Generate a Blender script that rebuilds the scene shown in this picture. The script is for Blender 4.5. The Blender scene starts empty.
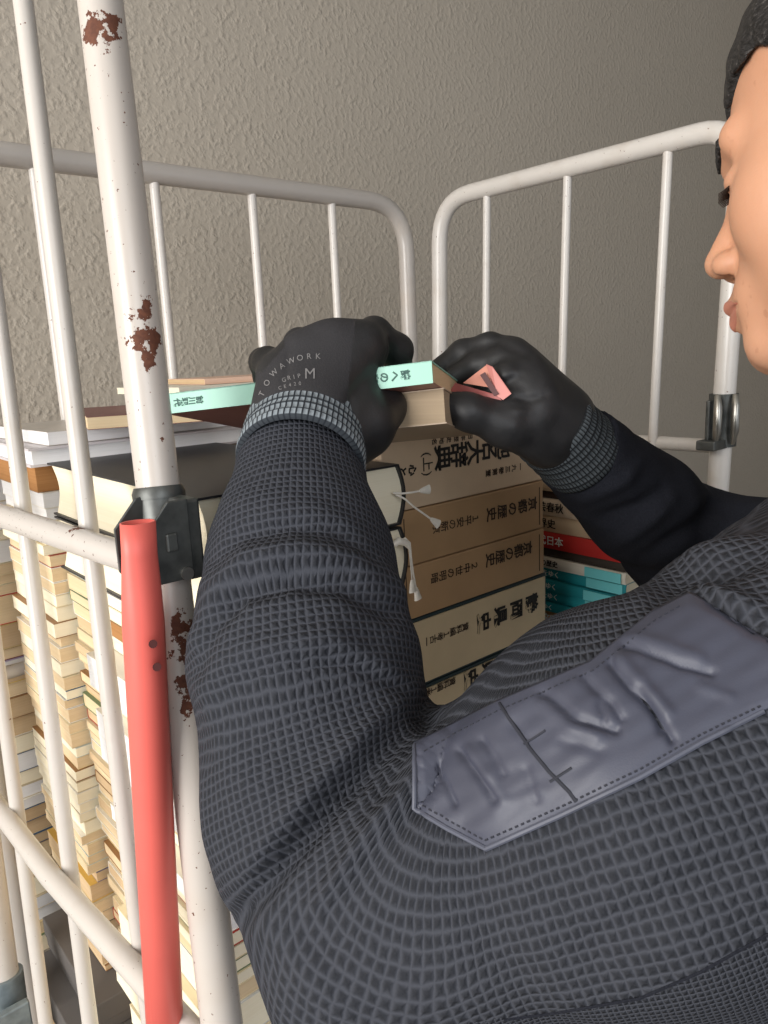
import bpy, bmesh, math, random
import numpy as np
from mathutils import Vector, Matrix
from mathutils.bvhtree import BVHTree
random.seed(7); rng = np.random.default_rng(7)
COL = bpy.context.scene.collection
PI = math.pi

# ---------------------------------------------------------------- camera model
CP = np.array([-0.2065, -0.4675, 1.4359]); YAW, PIT, ROL, FPX = 0.7086, 0.2067, -0.0444, 750.79
_fw = np.array([math.sin(YAW)*math.cos(PIT), math.cos(YAW)*math.cos(PIT), -math.sin(PIT)])
_r = np.array([math.cos(YAW), -math.sin(YAW), 0.0]); _u = np.cross(_r, _fw)
R2 = math.cos(ROL)*_r + math.sin(ROL)*_u; U2 = -math.sin(ROL)*_r + math.cos(ROL)*_u; FW = _fw
M3 = np.stack([R2, U2, FW])                      # rows: body frame axes in world
def b2w(p): return np.asarray(p) @ M3 + CP       # body frame -> world
def w2b(p): return (np.asarray(p) - CP) @ M3.T
def J(px, py, z): return np.array([(px-384)/FPX*z, -(py-512)/FPX*z, z])
def at(px, py, z): return b2w(J(px, py, z))
def onplane(px, py, ax, v):
    d = FW + R2*(px-384)/FPX - U2*(py-512)/FPX
    return CP + d*(v-CP[ax])/d[ax]

# ---------------------------------------------------------------- object helpers
def tag(o, label=None, cat=None, group=None, kind=None):
    if label: o['label'] = label
    if cat: o['category'] = cat
    if group: o['group'] = group
    if kind: o['kind'] = kind
    return o
def empty(name, loc=(0, 0, 0), label=None, cat=None, group=None):
    o = bpy.data.objects.new(name, None); COL.objects.link(o); o.location = loc
    o.empty_display_size = .05
    return tag(o, label, cat, group)
def link(name, me, mat=None, parent=None, smooth=False):
    o = bpy.data.objects.new(name, me); COL.objects.link(o)
    if mat: me.materials.append(mat)
    if parent is not None:
        o.parent = parent
        o.matrix_parent_inverse = world_of(parent).inverted()
    if smooth: me.polygons.foreach_set('use_smooth', [True]*len(me.polygons))
    return o
def world_of(o):
    m = o.matrix_basis.copy()
    if o.parent is not None: m = world_of(o.parent) @ o.matrix_parent_inverse @ m
    return m
class MB:
    """collects shapes given in world coordinates"""
    def __init__(s): s.v = []; s.f = []
    def add(s, v, f):
        n = len(s.v); s.v += [tuple(map(float, p)) for p in v]; s.f += [tuple(i+n for i in q) for q in f]; return s
    def box(s, lo, hi, M=None):
        (a, b, c), (d, e, g) = lo, hi
        v = [(a,b,c),(d,b,c),(d,e,c),(a,e,c),(a,b,g),(d,b,g),(d,e,g),(a,e,g)]
        if M is not None: v = [M @ Vector(p) for p in v]
        return s.add(v, [(3,2,1,0),(4,5,6,7),(0,1,5,4),(1,2,6,5),(2,3,7,6),(3,0,4,7)])
    def tube(s, pts, r, n=16, cap=True, flat=None):
        pts = [Vector(p) for p in pts]; rs = r if hasattr(r, '__len__') else [r]*len(pts)
        vs = []; fs = []; prev = None
        for i, p in enumerate(pts):
            t = (pts[min(i+1, len(pts)-1)] - pts[max(i-1, 0)]).normalized()
            if prev is None:
                a = Vector((0, 0, 1)) if abs(t.z) < .9 else Vector((1, 0, 0))
                e = (a - t*a.dot(t)).normalized()
            else: e = (prev - t*prev.dot(t)).normalized()
            prev = e; g = t.cross(e)
            for k in range(n):
                an = 2*PI*k/n; vs.append(p + e*math.cos(an)*rs[i] + g*math.sin(an)*rs[i]*(flat[i] if flat else 1))
        for i in range(len(pts)-1):
            for k in range(n):
                a = i*n+k; b = i*n+(k+1) % n; fs.append((a, b, b+n, a+n))
        if cap: fs.append(tuple(range(n))[::-1]); fs.append(tuple((len(pts)-1)*n+k for k in range(n)))
        return s.add(vs, fs)
    def prism(s, poly, M, d):
        """poly in local xy extruded along local z by d"""
        n = len(poly)
        v = [M @ Vector((x, y, 0)) for x, y in poly] + [M @ Vector((x, y, d)) for x, y in poly]
        f = [tuple(range(n))[::-1], tuple(range(n, 2*n))] + [(i, (i+1) % n, (i+1) % n+n, i+n) for i in range(n)]
        return s.add(v, f)
    def build(s, name, mat, parent=None, smooth=False, bevel=0, origin=None, segs=2):
        me = bpy.data.meshes.new(name)
        og = Vector(origin) if origin is not None else (Vector((0, 0, 0)) if parent is None and origin is None and False else None)
        vs = s.v
        if parent is not None: iv = world_of(parent).inverted()
        if og is None:
            if parent is not None: vs = [tuple(iv @ Vector(p)) for p in s.v]
        else: vs = [tuple(Vector(p)-og) for p in s.v]
        me.from_pydata(vs, [], s.f); me.update()
        bm = bmesh.new(); bm.from_mesh(me); bmesh.ops.recalc_face_normals(bm, faces=bm.faces); bm.to_mesh(me); bm.free()
        o = bpy.data.objects.new(name, me); COL.objects.link(o)
        if mat: me.materials.append(mat)
        if parent is not None: o.parent = parent
        elif og is not None: o.location = og
        if smooth:
            me.polygons.foreach_set('use_smooth', [True]*len(me.polygons))
            try: me.set_sharp_from_angle(angle=math.radians(38))
            except Exception: pass
        if bevel:
            m = o.modifiers.new('bevel', 'BEVEL'); m.width = bevel; m.segments = segs; m.limit_method = 'ANGLE'; m.angle_limit = math.radians(40)
        return o
def arc(c, a, b, r, a0, a1, n=8):
    c = Vector(c); a = Vector(a); b = Vector(b)
    return [c + a*r*math.cos(a0+(a1-a0)*i/n) + b*r*math.sin(a0+(a1-a0)*i/n) for i in range(n+1)]

# ---------------------------------------------------------------- material helpers
class NT:
    def __init__(s, name):
        s.m = bpy.data.materials.new(name); s.m.use_nodes = True; s.t = s.m.node_tree; s.n = s.t.nodes
        s.b = s.n['Principled BSDF']
    def node(s, typ, **kw):
        n = s.n.new(typ)
        for k, v in kw.items():
            if k.startswith('i_'): n.inputs[k[2:].replace('_', ' ')].default_value = v
            else: setattr(n, k, v)
        return n
    def l(s, a, b): s.t.links.new(a, b)
    def math(s, op, a, b=None, c=None):
        n = s.n.new('ShaderNodeMath'); n.operation = op
        for i, x in enumerate((a, b, c)):
            if x is None: continue
            if isinstance(x, (int, float)): n.inputs[i].default_value = x
            else: s.l(x, n.inputs[i])
        return n.outputs[0]
    def ramp(s, fac, stops):
        n = s.n.new('ShaderNodeValToRGB'); e = n.color_ramp.elements
        while len(e) < len(stops): e.new(.5)
        for i, (p, c) in enumerate(stops): e[i].position = p; e[i].color = (*c, 1) if len(c) == 3 else c
        s.l(fac, n.inputs[0]); return n.outputs[0]
    def mix(s, fac, a, b):
        n = s.n.new('ShaderNodeMix'); n.data_type = 'RGBA'
        for k, x in ((0, fac), (6, a), (7, b)):
            if isinstance(x, (int, float)): n.inputs[k].default_value = x
            elif isinstance(x, tuple): n.inputs[k].default_value = (*x[:3], 1)
            else: s.l(x, n.inputs[k])
        return n.outputs[2]
    def obj(s): return s.node('ShaderNodeTexCoord').outputs['Object']
    def scaled(s, v, sc):
        n = s.node('ShaderNodeMapping'); n.inputs['Scale'].default_value = sc; s.l(v, n.inputs['Vector']); return n.outputs[0]
    def noise(s, v, scale, detail=3, rough=.5, out=0):
        n = s.node('ShaderNodeTexNoise'); n.inputs['Scale'].default_value = scale; n.inputs['Detail'].default_value = detail
        n.inputs['Roughness'].default_value = rough
        if v is not None: s.l(v, n.inputs['Vector'])
        return n.outputs[out]
    def bump(s, h, strength, dist, prev=None):
        n = s.node('ShaderNodeBump'); n.inputs['Strength'].default_value = strength; n.inputs['Distance'].default_value = dist
        s.l(h, n.inputs['Height'])
        if prev is not None: s.l(prev, n.inputs['Normal'])
        return n.outputs[0]
    def done(s, color=None, rough=None, normal=None, metal=None, spec=None, sss=None, sheen=None):
        def put(k, x):
            if x is None: return
            if isinstance(x, (int, float)): s.b.inputs[k].default_value = x
            elif isinstance(x, tuple): s.b.inputs[k].default_value = (*x[:3], 1)
            else: s.l(x, s.b.inputs[k])
        put('Base Color', color); put('Roughness', rough); put('Normal', normal); put('Metallic', metal)
        put('Specular IOR Level', spec)
        if sheen: put('Sheen Weight', sheen)
        return s.m
def srgb(r, g, b): return tuple(((c/255)/12.92 if c/255 <= .04045 else (((c/255)+.055)/1.055)**2.4) for c in (r, g, b))
_mc = {}
def simple(name, col, rough=.6, var=.08, scale=40, bumpd=0.0, metal=0, spec=.5):
    if name in _mc: return _mc[name]
    t = NT(name); v = t.obj(); nz = t.noise(v, scale, 4)
    dark = tuple(c*(1-var*2) for c in col); lite = tuple(min(1, c*(1+var)) for c in col)
    c = t.ramp(nz, [(.3, dark), (.7, lite)])
    nm = t.bump(nz, .4, bumpd) if bumpd else None
    _mc[name] = t.done(c, rough, nm, metal, spec); return _mc[name]

# ================================================================ MATERIALS
def mat_wall():
    t = NT('textured_plaster'); v = t.obj()
    n1 = t.noise(v, 85, 2, .4); n2 = t.noise(v, 38, 2); n3 = t.noise(v, 1.4, 2)
    blobs = t.ramp(n1, [(.42, (0, 0, 0)), (.68, (1, 1, 1))])
    h = t.math('MULTIPLY', blobs, t.ramp(n2, [(.35, (.25, .25, .25)), (.6, (1, 1, 1))]))
    c = t.mix(n3, srgb(176, 167, 154), srgb(186, 177, 164))
    return t.done(c, .85, t.bump(h, .42, .0035), 0, .2)
def mat_paint(name='worn_cream_paint', pts=(), base=(194, 186, 178), amount=.60):
    t = NT(name); v = t.node('ShaderNodeNewGeometry').outputs['Position']
    n1 = t.noise(v, 120, 6, .65); n2 = t.noise(v, 18, 3)
    specks = t.ramp(t.noise(v, 260, 3, .6), [(amount+.13, (0, 0, 0)), (amount+.15, (1, 1, 1))])
    mask = specks
    for (p, r) in pts:
        d = t.node('ShaderNodeVectorMath', operation='DISTANCE'); t.l(v, d.inputs[0]); d.inputs[1].default_value = tuple(p)
        f = t.math('SUBTRACT', 1.0, t.math('DIVIDE', d.outputs['Value'], r))      # 1 at centre
        f = t.math('ADD', f, t.math('MULTIPLY', t.math('SUBTRACT', n1, .5), 3.2))
        f = t.ramp(f, [(.52, (0, 0, 0)), (.56, (1, 1, 1))])
        mask = t.math('MAXIMUM', mask, f)
    rust = t.mix(t.noise(v, 300, 3), srgb(62, 30, 20), srgb(120, 72, 50))
    stain = t.ramp(n2, [(.55, (0, 0, 0)), (.85, (.35, .35, .35))])
    c = t.mix(stain, srgb(*base), srgb(176, 158, 138))
    c = t.mix(mask, c, rust)
    r = t.math('MULTIPLY_ADD', mask, .5, .28)
    return t.done(c, r, t.bump(t.math('MULTIPLY', mask, -1), .3, .001), 0, .5)
def mat_pages(name, a, b, fs=900):
    if name in _mc: return _mc[name]
    t = NT(name); v = t.obj()
    s = t.scaled(v, (3, 3, fs)); n = t.noise(s, 1.0, 3, .6); big = t.noise(t.scaled(v, (6, 6, 60)), 1.0, 2)
    c = t.mix(t.math('MULTIPLY_ADD', n, .75, t.math('MULTIPLY_ADD', big, .5, -.2)), srgb(*a), srgb(*b))
    _mc[name] = t.done(c, .85, t.bump(n, .35, .0006), 0, .15); return _mc[name]
def mat_waffle():
    t = NT('charcoal_waffle_knit')
    uv = t.node('ShaderNodeUVMap', uv_map='knit').outputs[0]
    wob = t.noise(uv, .8, 2, .5, 1)
    vm = t.node('ShaderNodeVectorMath', operation='MULTIPLY_ADD'); t.l(wob, vm.inputs[0]); vm.inputs[1].default_value = (.5, .5, 0); t.l(uv, vm.inputs[2])
    sep = t.node('ShaderNodeSeparateXYZ'); t.l(vm.outputs[0], sep.inputs[0])
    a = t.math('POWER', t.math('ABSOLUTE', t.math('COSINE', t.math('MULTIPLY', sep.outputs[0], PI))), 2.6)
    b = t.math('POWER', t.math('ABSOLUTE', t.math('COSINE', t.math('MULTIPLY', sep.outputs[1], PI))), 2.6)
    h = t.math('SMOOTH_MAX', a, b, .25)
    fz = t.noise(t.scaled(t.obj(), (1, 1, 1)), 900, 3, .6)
    c = t.mix(h, srgb(29, 30, 34), srgb(62, 64, 71))  # pits darker than ridges: cavity shade put into the base colour
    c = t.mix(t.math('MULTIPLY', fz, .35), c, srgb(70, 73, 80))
    nm = t.bump(h, .75, .0021); nm = t.bump(fz, .25, .0006, nm)
    return t.done(c, .95, nm, 0, .12)
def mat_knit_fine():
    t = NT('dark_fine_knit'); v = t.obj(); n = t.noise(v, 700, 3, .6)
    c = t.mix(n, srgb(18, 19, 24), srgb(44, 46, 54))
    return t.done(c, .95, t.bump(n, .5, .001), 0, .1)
def mat_nylon():
    t = NT('slate_nylon_patch'); v = t.obj(); n = t.noise(v, 28, 3, .5); w = t.noise(v, 1500, 2)
    c = t.mix(n, srgb(60, 62, 75), srgb(72, 75, 89))
    return t.done(c, .48, t.bump(w, .2, .0003), 0, .4)
def mat_glove():
    t = NT('black_coated_glove'); v = t.obj(); n = t.noise(v, 60, 3); w = t.noise(v, 900, 2)
    c = t.mix(n, srgb(22, 22, 23), srgb(38, 38, 40))
    return t.done(c, t.math('MULTIPLY_ADD', n, .3, .36), t.bump(w, .25, .0005), 0, .45)
def mat_glove_knit():
    t = NT('charcoal_knit_glove'); v = t.obj(); w = t.noise(v, 900, 2)
    c = t.mix(w, srgb(40, 39, 41), srgb(56, 55, 57))
    return t.done(c, .8, t.bump(w, .4, .0006), 0, .25)
def mat_cuff(nm='striped_knit_cuff', dk=(34, 38, 44), lt=(128, 136, 142)):
    t = NT(nm); uv = t.node('ShaderNodeUVMap', uv_map='knit').outputs[0]
    sep = t.node('ShaderNodeSeparateXYZ'); t.l(uv, sep.inputs[0])
    rib = t.math('ABSOLUTE', t.math('SINE', t.math('MULTIPLY', sep.outputs[0], PI)))
    row = t.math('ABSOLUTE', t.math('SINE', t.math('MULTIPLY', sep.outputs[1], PI)))
    m = t.math('MULTIPLY', t.ramp(rib, [(.25, (0, 0, 0)), (.6, (1, 1, 1))]), t.ramp(row, [(.2, (.1, .1, .1)), (.55, (1, 1, 1))]))
    c = t.mix(m, srgb(*dk), srgb(*lt))
    return t.done(c, .85, t.bump(t.math('MULTIPLY', rib, row), .7, .001), 0, .2)
def mat_skin():
    t = NT('warm_skin'); v = t.obj(); n = t.noise(v, 22, 4); p = t.noise(v, 600, 3, .6); sp = t.noise(v, 130, 2)
    c = t.mix(n, srgb(186, 134, 104), srgb(206, 156, 126))
    c = t.mix(t.ramp(sp, [(.66, (0, 0, 0)), (.74, (.35, .35, .35))]), c, srgb(166, 112, 84))
    t.b.inputs['Subsurface Weight'].default_value = .12; t.b.inputs['Subsurface Radius'].default_value = (.01, .004, .002); t.b.inputs['Subsurface Scale'].default_value = .5
    return t.done(c, .5, t.bump(p, .2, .0006), 0, .4)
def mat_hair():
    t = NT('black_greying_hair'); v = t.obj(); s = t.noise(t.scaled(v, (500, 160, 500)), 1, 3, .6)
    c = t.ramp(s, [(.35, srgb(14, 13, 13)), (.62, srgb(46, 44, 44)), (.8, srgb(120, 116, 112))])
    return t.done(c, .5, t.bump(s, .9, .002), 0, .4)

M_wall = mat_wall()
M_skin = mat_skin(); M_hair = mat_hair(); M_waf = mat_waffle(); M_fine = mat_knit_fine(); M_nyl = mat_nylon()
M_glove = mat_glove(); M_gknit = mat_glove_knit(); M_cuff = mat_cuff(); M_cuff2 = mat_cuff('dark_striped_knit_cuff', (20, 22, 25), (70, 76, 80))
M_dark = simple('near_black_cloth', srgb(26, 25, 26), .9)
M_trou = simple('dark_navy_trouser_cloth', srgb(36, 38, 46), .9, bumpd=.001, scale=300)
M_shoe = simple('black_shoe_leather', srgb(22, 22, 22), .45)
M_ink = simple('black_ink', srgb(24, 20, 18), .7, .02)
M_inkb = simple('brown_ink', srgb(50, 34, 24), .7, .02)
M_steel = simple('dark_galvanised_steel', srgb(92, 94, 92), .42, .25, 60, .0008, .6)
M_steelb = simple('bright_steel_edge', srgb(165, 162, 155), .3, .1, 80, 0, .9)
M_galv = simple('blue_grey_galvanised_steel', srgb(140, 152, 158), .4, .15, 60, .0005, .6)
M_red = simple('faded_red_plastic', srgb(224, 104, 94), .42, .04, 12, 0, 0, .4)
M_hole = simple('dark_rivet_hole', srgb(70, 22, 20), .8)
M_silk = simple('white_silk_ribbon', srgb(232, 226, 214), .4, .05, 200)
M_floor = simple('grey_concrete', srgb(128, 122, 114), .85, .1, 6, .002)
M_ceil = simple('pale_ceiling_paint', srgb(190, 186, 180), .9, .02)

# ================================================================ ROOM
def structure(name, mb, mat): return tag(mb.build(name, mat), kind='structure')
structure('floor', MB().box((-4, -4, -.05), (4.6, 1.1, 0)), M_floor)
structure('wall_back', MB().box((-4, 1.0, 0), (4.6, 1.1, 2.9)), M_wall)
structure('wall_right', MB().box((4.5, -4, 0), (4.6, 1.0, 2.9)), M_wall)
structure('ceiling', MB().box((-4, -4, 2.9), (4.6, 1.1, 2.95)), M_ceil)

# ================================================================ ROLL CAGE TROLLEY
LX, LY = .0526, .1481
def pole_pt(px, py):
    best = None
    for i in range(120):
        z = .9+i*.007; c = np.array([LX*(z-1.3), LY*(z-1.3), z]); b_ = w2b(c)
        y_ = 512-FPX*b_[1]/b_[2]
        if best is None or abs(y_-py) < best[0]: best = (abs(y_-py), b_)
    return at(px, py, best[1][2]-.011)
pole_rust = [(pole_pt(98, 32), .019), (pole_pt(112, 24), .015), (pole_pt(122, 30), .012), (pole_pt(108, 82), .006),
             (pole_pt(143, 312), .013), (pole_pt(146, 340), .016), (pole_pt(150, 358), .012), (pole_pt(164, 424), .006), (pole_pt(165, 440), .004),
             (pole_pt(180, 625), .014), (pole_pt(186, 650), .018), (pole_pt(186, 680), .014), (pole_pt(190, 705), .012), (pole_pt(178, 648), .011)]
M_pole = mat_paint('rust_chipped_cream_paint', pole_rust, amount=.555)
M_rod = mat_paint('cream_painted_wire', [], (198, 192, 185), .58)
M_railw = mat_paint('scuffed_white_paint', [(at(400, 196, 1.1), .01), (at(723, 408, .98), .01), (at(70, 524, .6), .02), (at(110, 545, .56), .018)], (208, 203, 197), .575)
M_grim = mat_paint('grimy_grey_paint', [(onplane(380, 205, 1, .56), .012)], (178, 172, 166), .66)
M_bar = mat_paint('worn_bar_paint', [(at(60, 520, .62), .016), (at(90, 533, .58), .02), (at(112, 541, .56), .016), (at(30, 508, .66), .012)], (196, 190, 184), .545)

cage = empty('roll_cage', (0, 0, 0), 'white painted steel roll cage trolley with rust chips, loaded with stacked books', 'trolley')
LX, LY = .0526, .1481
def Lp(y, z, off=0): return Vector((-.0606*y + off + LX*(z-1.3), y + LY*(z-1.3), z))
BY = .5609; ZT = 1.6919; ZR = 1.6987; W = .8
RXL, RYL = .0202, -.0134
def Rp(y, z, off=0): return Vector((W+.003*y+off+RXL*(z-1.3), y+RYL*(z-1.3), z))
ZB = .22
# left side panel
rl = .06
def corner(p, q, s, r=.06, n=8):
    """rounded path through p -> q(corner) -> s"""
    p, q, s = Vector(p), Vector(q), Vector(s); a = (p-q).normalized()*r; b = (s-q).normalized()*r
    return [p] + [q + a*(1-t)**2 + b*t**2 + (a*0) for t in [i/n for i in range(n+1)]] + [s]
lp = corner(Lp(0, ZB), Lp(0, 1.715), Lp(.2, 1.715))[:-1] + corner(Lp(.2, 1.715), Lp(.55, 1.715), Lp(.55, ZB))[1:]
post = MB().tube([Lp(0, ZB), Lp(0, 1.0), Lp(0, 1.3), Lp(0, 1.74)], .0143, 28)
post.build('front_left_post', M_pole, cage, True)
MB().tube(corner(Lp(0, 1.74), Lp(0, 1.80), Lp(.2, 1.80), .06)[0:-1] + corner(Lp(.2, 1.80), Lp(.55, 1.80), Lp(.55, ZB))[1:-1], .0145, 20).build('left_top_rail', M_rod, cage, True)
MB().tube([Lp(.55, 1.74), Lp(.55, ZB)], .0175, 20).build('rear_left_post', M_rod, cage, True)
MB().tube([Lp(.55, .705), Lp(.55, .56)], .0225, 24).build('post_fitting', M_galv, cage, True)
MB().box(tuple(Lp(.55, .57)+Vector((-.03, -.028, 0))), tuple(Lp(.55, .57)+Vector((.022, -.018, .12)))).build('fitting_plate', M_galv, cage, bevel=.002)
for y in (.1218, .2642, .4045):
    MB().tube([Lp(y, ZB+.05), Lp(y, 1.0), Lp(y, 1.3), Lp(y, 1.80)], .0074, 14).build('upright_rod', M_rod, cage, True)
for z in (1.306, .969, .60):
    MB().tube([Lp(.006, z, -.012), Lp(.27, z, -.016), Lp(.55, z, -.008)], .0105 if z > 1.2 else .0098, 16).build('cross_bar', M_bar if z > 1.2 else M_rod, cage, True)
# back panel
bp = corner((-.02, BY, ZB), (-.02, BY, ZT), (.3, BY, ZT))[:-1] + corner((.3, BY, ZT), (W-.045, BY, ZT), (W-.045, BY, ZB), .085)[1:]
MB().tube(bp, .0145, 20).build('back_frame', M_grim, cage, True)
for x in (.13, .2869, .4414, .5918): MB().tube([(x, BY, ZB+.05), (x, BY, ZT)], .0068, 12).build('upright_rod', M_railw, cage, True)
for z in (1.05, .62): MB().tube([(-.02, BY, z), (W-.045, BY, z)], .009, 12).build('cross_bar', M_rod, cage, True)
# right panel
rp = corner(Rp(.535, ZB), Rp(.535, ZR), Rp(.25, ZR), .075)[:-1] + corner(Rp(.25, ZR), Rp(0, ZR), Rp(0, ZB), .06)[1:]
MB().tube(rp, .0142, 20).build('right_frame', M_railw, cage, True)
for y in (.1001, .262, .4228): MB().tube([Rp(y, ZB+.05), Rp(y, ZR)], .0066, 12).build('upright_rod', M_railw, cage, True)
for z in (1.2928, .95, .60): MB().tube([Rp(.53, z, .008), Rp(0.0, z, .008)], .0098, 12).build('cross_bar', M_railw, cage, True)
# base deck and castors
MB().box((-.06, -.02, .17), (.82, .578, .215)).build('deck', M_galv, cage, bevel=.004)
for x in (.03, .75):
    for y in (.06, .50):
        c = MB().tube([(x, y-.016, .06), (x, y+.016, .06)], .06, 24).build('castor_wheel', M_dark, cage, True)
        MB().box((x-.012, y-.03, .055), (x+.012, y-.021, .17)).box((x-.012, y+.021, .055), (x+.012, y+.03, .17)).box((x-.03, y-.03, .155), (x+.03, y+.03, .17)).build('fork', M_galv, c)
# latch bracket on the front left post: collar, two cheek plates, pin
zc = 1.315
pc = Lp(0, zc)
def latch_left():
    o = MB().tube([Lp(0, 1.296), Lp(0, 1.350)], .0162, 28).build('latch_bracket', M_steel, cage, True)
    MB().tube([Lp(0, 1.348), Lp(0, 1.352), Lp(0, 1.356)], [.0172, .0175, .0158], 28).build('collar_rim', M_steel, o, True)
    # body block in front of the post
    Mx = Matrix(((1, 0, 0, pc.x), (0, 0, 1, pc.y), (0, 1, 0, 0), (0, 0, 0, 1)))  # local x->X, y->Z, z->Y
    def plate(y0, d, name, x0=-.033, x1=.006):
        P = [(x0, 1.306), (x0+.004, 1.300), (x1, 1.300), (x1, 1.352), (x0+.016, 1.352), (x0, 1.334)]
        M = Mx.copy(); M[1][3] = pc.y+y0
        return MB().prism(P, M, d).build(name, M_steel, o, bevel=.0008)
    p1 = plate(-.0330, .0020, 'front_cheek', -.0262, .0035); p2 = plate(-.0020, .0020, 'rear_cheek', -.0335, -.010)
    MB().box((pc.x+.0005, pc.y-.0315, 1.298), (pc.x+.0125, pc.y+.0157, 1.351)).build('bracket_body', M_steel, o, bevel=.002)
    MB().box((pc.x-.014, pc.y-.0350, 1.320), (pc.x-.006, pc.y-.0325, 1.332)).build('bolt_head', M_steel, o, bevel=.0015)
    MB().tube([(pc.x-.002, pc.y-.0350, 1.304), (pc.x-.002, pc.y-.032, 1.304)], .0042, 16).build('rivet', M_steelb, o, True)
latch_left()
# red folding gate bar hanging in the bracket
rt = at(138, 522, .459); rb_ = at(166, 1045, .545)
rt = Vector(rt); rb_ = Vector(rb_); rd = (rb_-rt).normalized()
bar = MB()
n = 28
pts = []; rr = []; fl = []
Lr = (rb_-rt).length
for s_, r_, f_ in ((0, .0112, .62), (.02, .0112, .70), (.045, .0124, .88), (.065, .0130, 1), (.2, .0130, 1), (Lr*1.3, .0130, 1)):
    pts.append(rt + rd*s_); rr.append(r_); fl.append(f_)
gate = bar.tube(pts, rr, n, cap=False, flat=fl)
redo = gate.build('gate_bar', M_red, cage, True); redo['label'] = 'faded red tubular gate bar'
m = redo.modifiers.new('wall', 'SOLIDIFY'); m.thickness = .0014; m.offset = -1
for (px, py) in ((153, 644), (157, 667)):
    p = Vector(at(px, py, .459)); d = (Vector(CP)-p).normalized()
    MB().tube([p+d*.0085, p-d*.02], .0026, 12).build('rivet_hole', M_hole, redo, True)
# latch on right front post
def latch_right():
    c = Rp(0, 1.330)
    o = MB().tube([c+Vector((0, 0, -.035)), c+Vector((0, 0, .035))], .0185, 20).build('latch_bracket', M_steel, cage, True)
    for dx, dy in ((-.032, -.006), (-.012, -.020)):
        P = [c+Vector((dx, dy, -.030)), c+Vector((dx-.004, dy-.004, -.012)), c+Vector((dx-.004, dy-.004, .02)), c+Vector((dx+.002, dy, .034))]
        MB().tube(P, [.003, .0055, .0055, .004], 14).build('spring_finger', M_steelb, o, True)
    MB().box((c.x-.045, c.y-.012, c.z-.037), (c.x+.012, c.y+.014, c.z-.024)).build('bracket_foot', M_steel, o, bevel=.002)
    MB().box((c.x-.030, c.y+.004, c.z-.030), (c.x+.006, c.y+.010, c.z+.028)).build('rear_cheek', M_steel, o, bevel=.002)
latch_right()

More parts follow.
